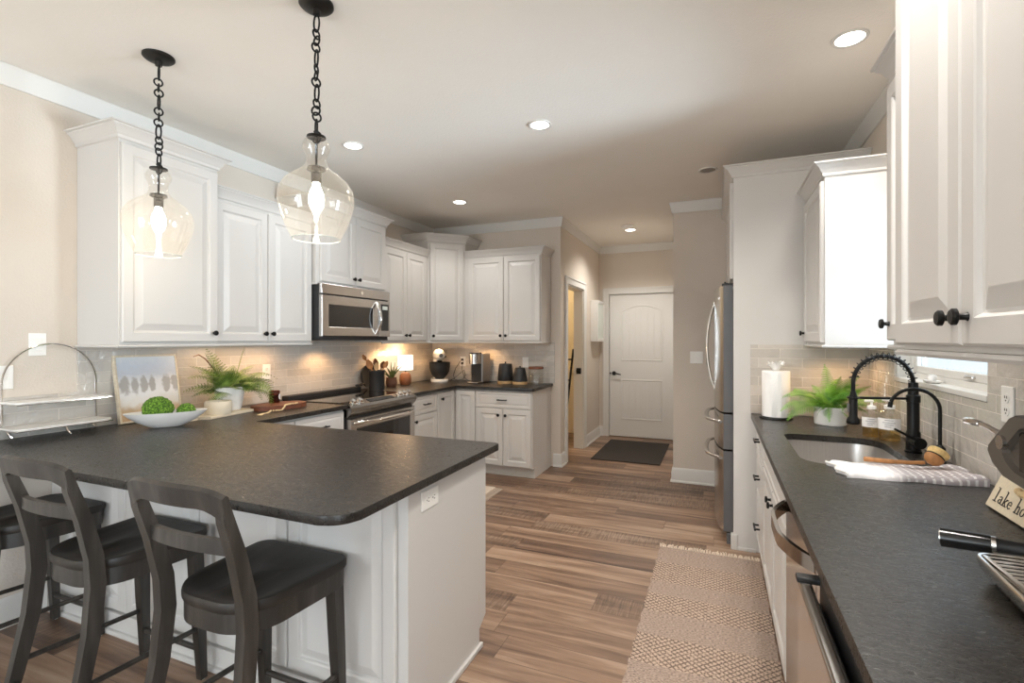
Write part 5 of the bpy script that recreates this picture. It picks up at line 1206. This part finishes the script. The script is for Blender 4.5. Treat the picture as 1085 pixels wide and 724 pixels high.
def right_fern():
    c = Vector((0.600, 3.325, ZT)); root = thing('potted_fern', 'bright green fern in a plain white pot beside the sink', 'potted plant', c)
    MB().lathe([(0, 0.0), (0.076, 0.0), (0.080, 0.004), (0.083, 0.100), (0.081, 0.103), (0.078, 0.100), (0.076, 0.075), (0, 0.072)], n=44).build('pot', CERWM, root, label='plain white pot')
    MB().lathe([(0, 0.088), (0.076, 0.088), (0.076, 0.07), (0, 0.07)], n=24).build('soil', TEXTD, root)
    rng = random.Random(21); mb = MB()
    for k in range(44):
        az = 2 * pi * k / 44 + rng.uniform(-.1, .1); el = R(rng.uniform(12, 82)); ln = rng.uniform(0.14, 0.26); dr = rng.uniform(0.7, 2.0)
        if cos(az) < -0.2: ln *= 0.85
        frond(mb, (rng.uniform(-.04, .04), rng.uniform(-.04, .04), 0.085), az, el, ln, dr, 0.040, 21, rng, rng.uniform(-.5, .5), 0.0016, rng.uniform(-1.0, 1.0))
    for az, el, ln, dr in ((R(200), R(28), 0.30, 1.4), (R(185), R(48), 0.28, 1.6), (R(190), R(20), 0.27, 1.8), (R(300), R(62), 0.29, 0.7), (R(100), R(80), 0.27, 0.4), (R(10), R(62), 0.25, 0.5), (R(350), R(50), 0.24, 0.6)):
        frond(mb, (0, 0, 0.085), az, el, ln, dr, 0.048, 22, rng, 0, 0.0016, 0.7)
    for v in mb.bm.verts:
        if v.co.x > 0.225: v.co.x = 0.225
        if v.co.x < -0.175 and v.co.y > 0.02: v.co.y = 0.02 - (v.co.y - 0.02) * 0.2
        if v.co.y > 0.262: v.co.y = 0.262
        if v.co.z < 0.012: v.co.z = 0.012
    mb.build('fronds', FERN2, root, False)
right_fern()
def faucet():
    bx, by = 0.782, 2.640; hx, hy = 0.552, 2.585; root = thing('kitchen_faucet', 'tall matte black spring pull-down faucet behind the sink', 'faucet', (bx, by, ZT)); Mw = mtx((bx, by, ZT))
    MB().lathe([(0, 0), (0.030, 0), (0.031, 0.006), (0.027, 0.010), (0.026, 0.085), (0.024, 0.090), (0.0225, 0.094), (0.0225, 0.215), (0.0255, 0.217), (0.0255, 0.245), (0.020, 0.249), (0.018, 0.300), (0, 0.300)], n=28).build('column', BLACKM, root)
    P = []
    for k in range(25):
        t = pi * k / 24; m = (1 - cos(t)) / 2; P.append(Vector((bx + (hx - bx) * m, by + (hy - by) * m, 1.210 + 0.118 * sin(t))))
    down = [Vector((hx, hy, 1.210 - 0.02 * k)) for k in range(1, 4)]
    MB().tube([Vector((bx, by, 1.19))] + P + down, 0.0085, 10).build('hose', BLACKM, root, world=Mw)
    sp = MB(); pts = []; nturn = 18; path = [Vector((bx, by, 1.205))] + P[:24]
    for k in range(nturn * 14 + 1):
        f = k / (nturn * 14) * (len(path) - 1); i = min(len(path) - 2, int(f)); c = path[i].lerp(path[i + 1], f - i); T_ = (path[i + 1] - path[i]).normalized(); S = Vector((-(hy - by), (hx - bx), 0)).normalized(); U = S.cross(T_)
        a = 2 * pi * k / 14; pts.append(c + (S * cos(a) + U * sin(a)) * 0.0165)
    sp.tube(pts, 0.0020, 5).build('spring', BLACKM, root, world=Mw)
    MB().lathe([(0, 1.030), (0.023, 1.030), (0.026, 1.036), (0.024, 1.050), (0.0165, 1.062), (0.0165, 1.150), (0.013, 1.158), (0.011, 1.172), (0, 1.172)], (hx, hy, 0), 24).build('spray_head', BLACKM, root, world=Mw)
    MB().box(hx - 0.022, hx - 0.012, hy - 0.008, hy + 0.008, 1.08, 1.12, 0.003).build('spray_button', plain('button_grey', srgb(90, 88, 86), 0.4, var=0.05), root, world=Mw)
    MB().tube([(bx, by, 1.145), (hx + 0.01, hy + 0.002, 1.145)], 0.0055, 10).tube([(hx + 0.020 * cos(2 * pi * k / 16), hy + 0.020 * sin(2 * pi * k / 16), 1.145) for k in range(16)], 0.0045, 6, closed=True).build('docking_arm', BLACKM, root, world=Mw)
    MB().cyl((bx, by, 0.962), (bx + 0.008, by - 0.060, 0.962), 0.0235, n=24).build('valve', BLACKM, root, world=Mw)
    MB().tube([(bx + 0.004, by - 0.050, 0.970), (bx - 0.045, by - 0.062, 0.998), (bx - 0.085, by - 0.070, 1.020)], [0.0065, 0.0055, 0.0045], 10).build('lever', BLACKM, root, world=Mw)
faucet()
def filter_tap():
    bx, by = 0.812, 2.452; root = thing('filter_faucet', 'slim black gooseneck filtered-water tap right of the spring faucet', 'faucet', (bx, by, ZT))
    MB().lathe([(0, 0), (0.020, 0), (0.021, 0.005), (0.018, 0.008), (0.018, 0.060), (0.012, 0.066), (0.008, 0.070), (0, 0.070)], n=24).build('base', BLACKM, root)
    pts = [(0, 0, 0.06), (0, 0, 0.20)] + [(-0.0835 * (1 - cos(pi * k / 18)), -0.010 * k / 18, 0.205 + 0.0835 * sin(pi * k / 18)) for k in range(0, 17)]
    MB().tube(pts, 0.0068, 10).build('spout', BLACKM, root)
    e = Vector(pts[-1]); MB().cyl(e, e + Vector((-0.004, -0.001, -0.022)), 0.0085).build('nozzle', BLACKM, root)
    MB().box(-0.006, 0.006, -0.042, -0.015, 0.030, 0.040, 0.003).build('handle', BLACKM, root)
filter_tap()
def soap(loc, r, h, label):
    root = thing('soap_bottle', label, 'soap bottle', loc)
    MB().lathe([(0, 0.001), (r * 0.95, 0.001), (r, 0.005), (r, h * 0.74), (r * 0.88, h * 0.82), (r * 0.42, h * 0.90), (r * 0.40, h * 0.94)], n=36).build('bottle', GLASSC, root, label='clear bottle')
    MB().lathe([(0, 0.004), (r * 0.93, 0.004), (r * 0.93, h * 0.30), (0, h * 0.30)], n=32).build('soap', SOAP, root, label='pale amber soap')
    mb = MB(); a0, a1 = R(175), R(330); rows = []
    for k in range(15):
        a = a0 + (a1 - a0) * k / 14; rows.append((mb.v((r * 1.012 * cos(a), r * 1.012 * sin(a), h * 0.34)), mb.v((r * 1.012 * cos(a), r * 1.012 * sin(a), h * 0.66))))
    for A, B in zip(rows, rows[1:]): mb.f([A[0], B[0], B[1], A[1]])
    lbl = mb.build('paper_label', LABELW, root, label='white label with grey lines')
    tx = MB()
    for q, (zz, k0, k1) in enumerate(((0.60, 5, 9), (0.53, 4, 10), (0.47, 5, 9), (0.41, 5, 8))):
        rr = []
        for k in range(k0, k1 + 1):
            a = a0 + (a1 - a0) * k / 14; rr.append((tx.v((r * 1.02 * cos(a), r * 1.02 * sin(a), h * zz)), tx.v((r * 1.02 * cos(a), r * 1.02 * sin(a), h * (zz + 0.018)))))
        for A, B in zip(rr, rr[1:]): tx.f([A[0], B[0], B[1], A[1]])
    tx.build('print', plain('label_print_grey', srgb(150, 148, 150), 0.7, var=0.02), lbl)
    MB().lathe([(0, h * 0.92), (r * 0.50, h * 0.92), (r * 0.50, h * 1.02), (r * 0.16, h * 1.05), (r * 0.12, h * 1.16), (0, h * 1.16)], n=24).box(-0.030, 0.008, -0.007, 0.007, h * 1.15, h * 1.15 + 0.011, 0.003).build('pump', PLASTW, root, label='white pump')
soap((0.715, 2.985, ZT), 0.040, 0.150, 'left, smaller clear pump bottle of soap behind the sink')
soap((0.768, 2.905, ZT), 0.045, 0.165, 'right, larger clear pump bottle of soap behind the sink')
gb = thing('glass_bottle', 'tall slim clear glass bottle standing behind the soap bottles', 'bottle', (0.795, 3.07, ZT))
MB().lathe([(0, 0.001), (0.034, 0.001), (0.036, 0.006), (0.036, 0.20), (0.033, 0.26), (0.033, 0.325), (0.035, 0.330)], n=32).build('bottle', GLASSC, gb)
MB().lathe([(0, 0.004), (0.032, 0.004), (0.032, 0.016), (0, 0.016)], n=28).build('bottle_foot', GLASSC, gb)
def towel():
    root = thing('dish_towel', 'folded white and grey tea towel lying beside the sink', 'towel', (0.615, 2.175, ZT), R(6))
    mb = MB(); nx, ny = 30, 14; lay = []
    def edge(i, j):
        x = -0.205 + 0.41 * i / nx; y = -0.095 + 0.19 * j / ny; x += 0.010 * sin(j * 0.8); y += 0.006 * sin(i * 0.5); return x, y
    top = [[mb.v((*edge(i, j), 0.020 + 0.012 * max(0, (i / nx - 0.72) / 0.28) + 0.0022 * sin(i * 0.7 + j * 0.5) - (0.010 if i in (0, nx) or j in (0, ny) else 0))) for i in range(nx + 1)] for j in range(ny + 1)]
    bot = [[mb.v((*edge(i, j), 0.0005)) for i in range(nx + 1)] for j in range(ny + 1)]
    for G, fl in ((top, 0), (bot, 1)):
        for j in range(ny):
            for i in range(nx): mb.f([G[j][i], G[j][i + 1], G[j + 1][i + 1], G[j + 1][i]])
    ring = lambda G: [G[0][i] for i in range(nx)] + [G[j][nx] for j in range(ny)] + [G[ny][i] for i in range(nx, 0, -1)] + [G[j][0] for j in range(ny, 0, -1)]
    A, B = ring(top), ring(bot)
    for k in range(len(A)): mb.f([A[k], A[(k + 1) % len(A)], B[(k + 1) % len(A)], B[k]])
    mb.build('folded_cloth', TOWEL, root, True, 60)
    hem = MB()
    hem.tube([(-0.205 + 0.01 * sin(0.8 * j), -0.095 + 0.19 * j / ny, 0.012) for j in range(ny + 1)], 0.005, 6); hem.build('hem', CERWM, root)
towel()
def brush():
    root = thing('dish_brush', 'round wooden dish brush with tan bristles lying on the tea towel', 'brush', (0.715, 2.225, ZT + 0.032))
    MB().tube([(-0.205, 0.004, 0.006), (-0.13, 0.003, 0.004), (-0.06, 0.0, 0.006), (-0.022, 0, 0.010)], [0.0085, 0.0082, 0.0068, 0.0062], 10).build('handle', WOODS, root)
    ax = Vector((0.55, 0.35, 0.62)).normalized(); Q = ax.to_track_quat('Z', 'Y').to_matrix().to_4x4()
    MB().lathe([(0, -0.014), (0.015, -0.012), (0.025, -0.003), (0.0295, 0.009), (0.0295, 0.014), (0, 0.014)], (0, 0, 0.020), 28, M=Q).build('head', WOODS, root, label='round wooden head')
    MB().lathe([(0.0285, 0.014), (0.0300, 0.0145), (0.0300, 0.0185), (0.0285, 0.019)], (0, 0, 0.020), 28, M=Q).build('band', BLACKM, root)
    MB().lathe([(0, 0.014), (0.028, 0.018), (0.034, 0.036), (0.032, 0.042), (0.018, 0.044), (0, 0.044)], (0, 0, 0.020), 40, M=Q).build('bristles', BRIST, root)
brush()
sh = MB(); rng = random.Random(4)
for k in range(7):
    a = -0.9 + 1.8 * k / 6; sh.lathe([(0, 0), (0.006, 0.002), (0.012, 0.018), (0.009, 0.030), (0, 0.034)], (0.012 * sin(a), 0.016 * a * 1.6, 0.004), 10, M=Matrix.Rotation(a * 0.8, 4, 'X'))
o = thing('shell_ornament', 'small white shell-like ornament on the window sill', 'ornament', (XR + 0.012, 2.715, WZ0 + 0.004))
sh.build('shell', CERW, o)
MB().lathe([(0, 0), (0.022, 0), (0.030, 0.004), (0.033, 0.012), (0.031, 0.012), (0.02, 0.006), (0, 0.005)], (0, 0, 0), 24, sx=0.9, sy=1.7).build('dish', CERW, o)

def espresso():
    fx0, y0, y1 = 0.505, 1.000, 1.315        # front plane, near and far sides
    root = thing('espresso_machine', 'charcoal and chrome espresso machine cut off by the right edge', 'espresso machine', (0.66, 1.16, ZT)); Mw = mtx((0.66, 1.16, ZT))
    MB().box(0.64, 0.845, y0 + 0.01, y1 - 0.01, ZT + 0.012, ZT + 0.215, 0.012, 3).build('tower', JEWEL, root, world=Mw)
    # head with chamfered outline in the y-z plane, tapering to the front
    half = [(1.22, 1.121), (1.292, 1.127), (1.335, 1.146), (1.355, 1.168), (1.352, 1.180), (1.268, 1.250), (1.250, 1.257)]
    yc = 1.1575; out = half + [(2 * yc - y, z) for y, z in half[::-1]]
    AX = Matrix(((0, 0, 1, 0), (1, 0, 0, 0), (0, 1, 0, 0), (0, 0, 0, 1)))
    hb = MB(AX); LO = []
    for sc_, x in ((0.66, 0.538), (0.69, 0.527), (0.95, 0.525), (0.985, 0.530), (1.0, 0.545), (1.0, 0.84)):
        LO.append([hb.v((yc + (y - yc) * sc_, 1.188 + (z - 1.188) * sc_, x)) for y, z in out])
    for A, B in zip(LO, LO[1:]):
        for k in range(len(A)): hb.f([A[k], A[(k + 1) % len(A)], B[(k + 1) % len(A)], B[k]])
    hb.f(LO[0][::-1]); hb.f(LO[-1]); hb.build('head', JEWEL, root, True, 28, world=Mw)
    MB().box(0.532, 0.540, 1.07, 1.245, 1.150, 1.226, 0.002).build('display', BGLASS, root, world=Mw, label='black display')
    MB().cyl((0.530, 1.288, 1.196), (0.5205, 1.288, 1.196), 0.0142, n=28).build('dial', STEEL, root, world=Mw, label='pale dial')
    MB().tube([(0.565, 1.345, 1.196), (0.560, 1.385, 1.200), (0.560, 1.43, 1.206), (0.560, 1.47, 1.207)], [0.006, 0.0065, 0.006, 0.006], 10).tube([(0.560, 1.468, 1.207), (0.558, 1.50, 1.207), (0.557, 1.53, 1.205)], [0.007, 0.009, 0.0075], 10).build('steam_lever', CHROME, root, world=Mw)
    MB().cyl((0.60, 1.165, 1.125), (0.60, 1.165, 1.035), 0.034, n=32).build('group_head', CHROME, root, world=Mw)
    pf = MB().lathe([(0.026, 0.998), (0.036, 1.000), (0.037, 1.034), (0, 1.034), (0, 0.998)], (0.60, 1.165, 0), 32).build('portafilter', CHROME, root, world=Mw)
    MB().tube([(0.565, 1.180, 1.018), (0.50, 1.206, 1.015), (0.482, 1.213, 1.014)], [0.011, 0.0125, 0.0135], 14).build('portafilter_neck', MATTEB, pf, world=Mw)
    MB().cyl((0.486, 1.2115, 1.0142), (0.479, 1.2143, 1.0138), 0.0152, n=24).build('collar', CHROME, pf, world=Mw, label='chrome collar')
    MB().tube([(0.480, 1.2138, 1.0138), (0.45, 1.2258, 1.011), (0.412, 1.241, 1.008)], [0.0165, 0.0175, 0.0185], 20).build('grip', plain('glossy_black_grip', (0.010, 0.010, 0.010, 1), 0.2, var=0.1), pf, world=Mw, label='glossy black handle')
    MB().cyl((0.4125, 1.2408, 1.008), (0.4105, 1.2416, 1.0078), 0.0150, n=24).build('grip_cap', CHROME, pf, world=Mw)
    # drip tray: bowed chrome body, rim and slatted grate
    tp = rounded([(0.470, y0), (0.655, y0), (0.655, y1), (0.490, y1)], {0: 0.03, 3: 0.022}, 6)
    t = MB(); L_ = []
    cx, cy = 0.60, (y0 + y1) / 2
    for s, z in ((0.84, ZT + 0.004), (0.88, ZT + 0.006), (0.97, ZT + 0.026), (1.0, ZT + 0.040), (1.0, ZT + 0.046), (0.985, ZT + 0.049), (0.955, ZT + 0.049), (0.95, ZT + 0.042)): L_.append([t.v((cx + (x - cx) * s, cy + (y - cy) * s, z)) for x, y in tp])
    for A, B in zip(L_, L_[1:]):
        for k in range(len(A)): t.f([A[k], A[(k + 1) % len(A)], B[(k + 1) % len(A)], B[k]])
    t.f(L_[0][::-1]); t.f(L_[-1]); dt = t.build('drip_tray', CHROME, root, True, 40, world=Mw)
    g = MB()
    for k in range(15):
        y = y0 + 0.028 + (y1 - y0 - 0.056) * k / 14; g.box(0.503, 0.63, y - 0.0048, y + 0.0048, ZT + 0.043, ZT + 0.0505, 0.0015)
    g.box(0.496, 0.505, y0 + 0.02, y1 - 0.02, ZT + 0.043, ZT + 0.051, 0.002).box(0.628, 0.637, y0 + 0.02, y1 - 0.02, ZT + 0.043, ZT + 0.051, 0.002)
    g.build('grate', CHROME, dt, world=Mw)
    MB().box(0.50, 0.632, y0 + 0.022, y1 - 0.022, ZT + 0.040, ZT + 0.0425).build('tray_floor', MATTEB, dt, False, world=Mw)
    for y in (y0 + 0.04, y1 - 0.04): MB().cyl((0.80, y, ZT), (0.80, y, ZT + 0.014), 0.014).build('foot', MATTEB, root, world=Mw)
espresso()
STROKES = {
 'l': [[(-.18, 1), (0, 1), (0, 0)], [(-.22, 0), (.22, 0)]],
 'a': [[(-.18, .42), (-.05, .5), (.1, .47), (.15, .35), (.15, .08), (.2, 0), (.29, 0)], [(.15, .28), (-.08, .28), (-.2, .16), (-.13, .02), (.03, 0), (.15, .1)]],
 'k': [[(-.27, 1), (-.15, 1), (-.15, 0)], [(-.28, 0), (-.02, 0)], [(.18, .48), (-.13, .2)], [(-.05, .27), (.2, 0)], [(.07, .48), (.28, .48)], [(.08, 0), (.31, 0)]],
 'e': [[(-.2, .26), (.2, .26), (.17, .41), (0, .5), (-.17, .41), (-.22, .23), (-.15, .06), (0, 0), (.2, .07)]],
 'h': [[(-.29, 1), (-.17, 1), (-.17, 0)], [(-.29, 0), (-.05, 0)], [(-.17, .33), (-.03, .48), (.1, .48), (.17, .35), (.17, 0)], [(.06, 0), (.29, 0)]],
 'o': [[(.21 * cos(2 * pi * k / 14), .25 + .25 * sin(2 * pi * k / 14)) for k in range(15)]],
 'u': [[(-.28, .48), (-.17, .48), (-.17, .12), (-.08, 0), (.08, .03), (.17, .15)], [(.07, .48), (.17, .48), (.17, 0), (.28, 0)]],
 's': [[(.17, .40), (0, .5), (-.15, .42), (-.1, .29), (.1, .22), (.17, .1), (0, 0), (-.17, .08)]]}
def sign():
    root = thing('wooden_sign', 'small cream wooden sign lettered lake house leaning behind the espresso machine', 'sign', (0.725, 1.872, ZT + 0.0055)); root.rotation_euler = (R(-22), 0, R(-90.8))
    w, h = 0.395, 0.108; AX = Matrix(((1, 0, 0, 0), (0, 0, 1, 0), (0, 1, 0, 0), (0, 0, 0, 1)))
    MB(AX).prism([(0, 0), (0.20, 0), (0.235, 0.012), (w, 0.012), (w, h), (0, h)], 0.0, 0.014, 0.0015).build('sign_board', SIGNW, root)
    x = 0.034
    for word in ('lake', 'house'):
        lt = MB()
        for ch in word:
            for st in STROKES[ch]: lt.tube([(x + px * 0.038, -0.0004, 0.022 + pz * 0.040) for px, pz in st], 0.0017, 5)
            x += 0.0245
        x += 0.015; lt.build('lettering', TEXTD, root, label='dark typewriter word ' + word)
    bd = MB()
    for k in range(6): bd.lathe([(0, -0.010), (0.008, -0.007), (0.0105, 0), (0.008, 0.007), (0, 0.010)], (0.135 + 0.017 * k, -0.0105, 0.078 - 0.003 * (k % 2)), 14)
    bd.build('beads', WOODBEAD, root, label='pale wooden beads')
sign()
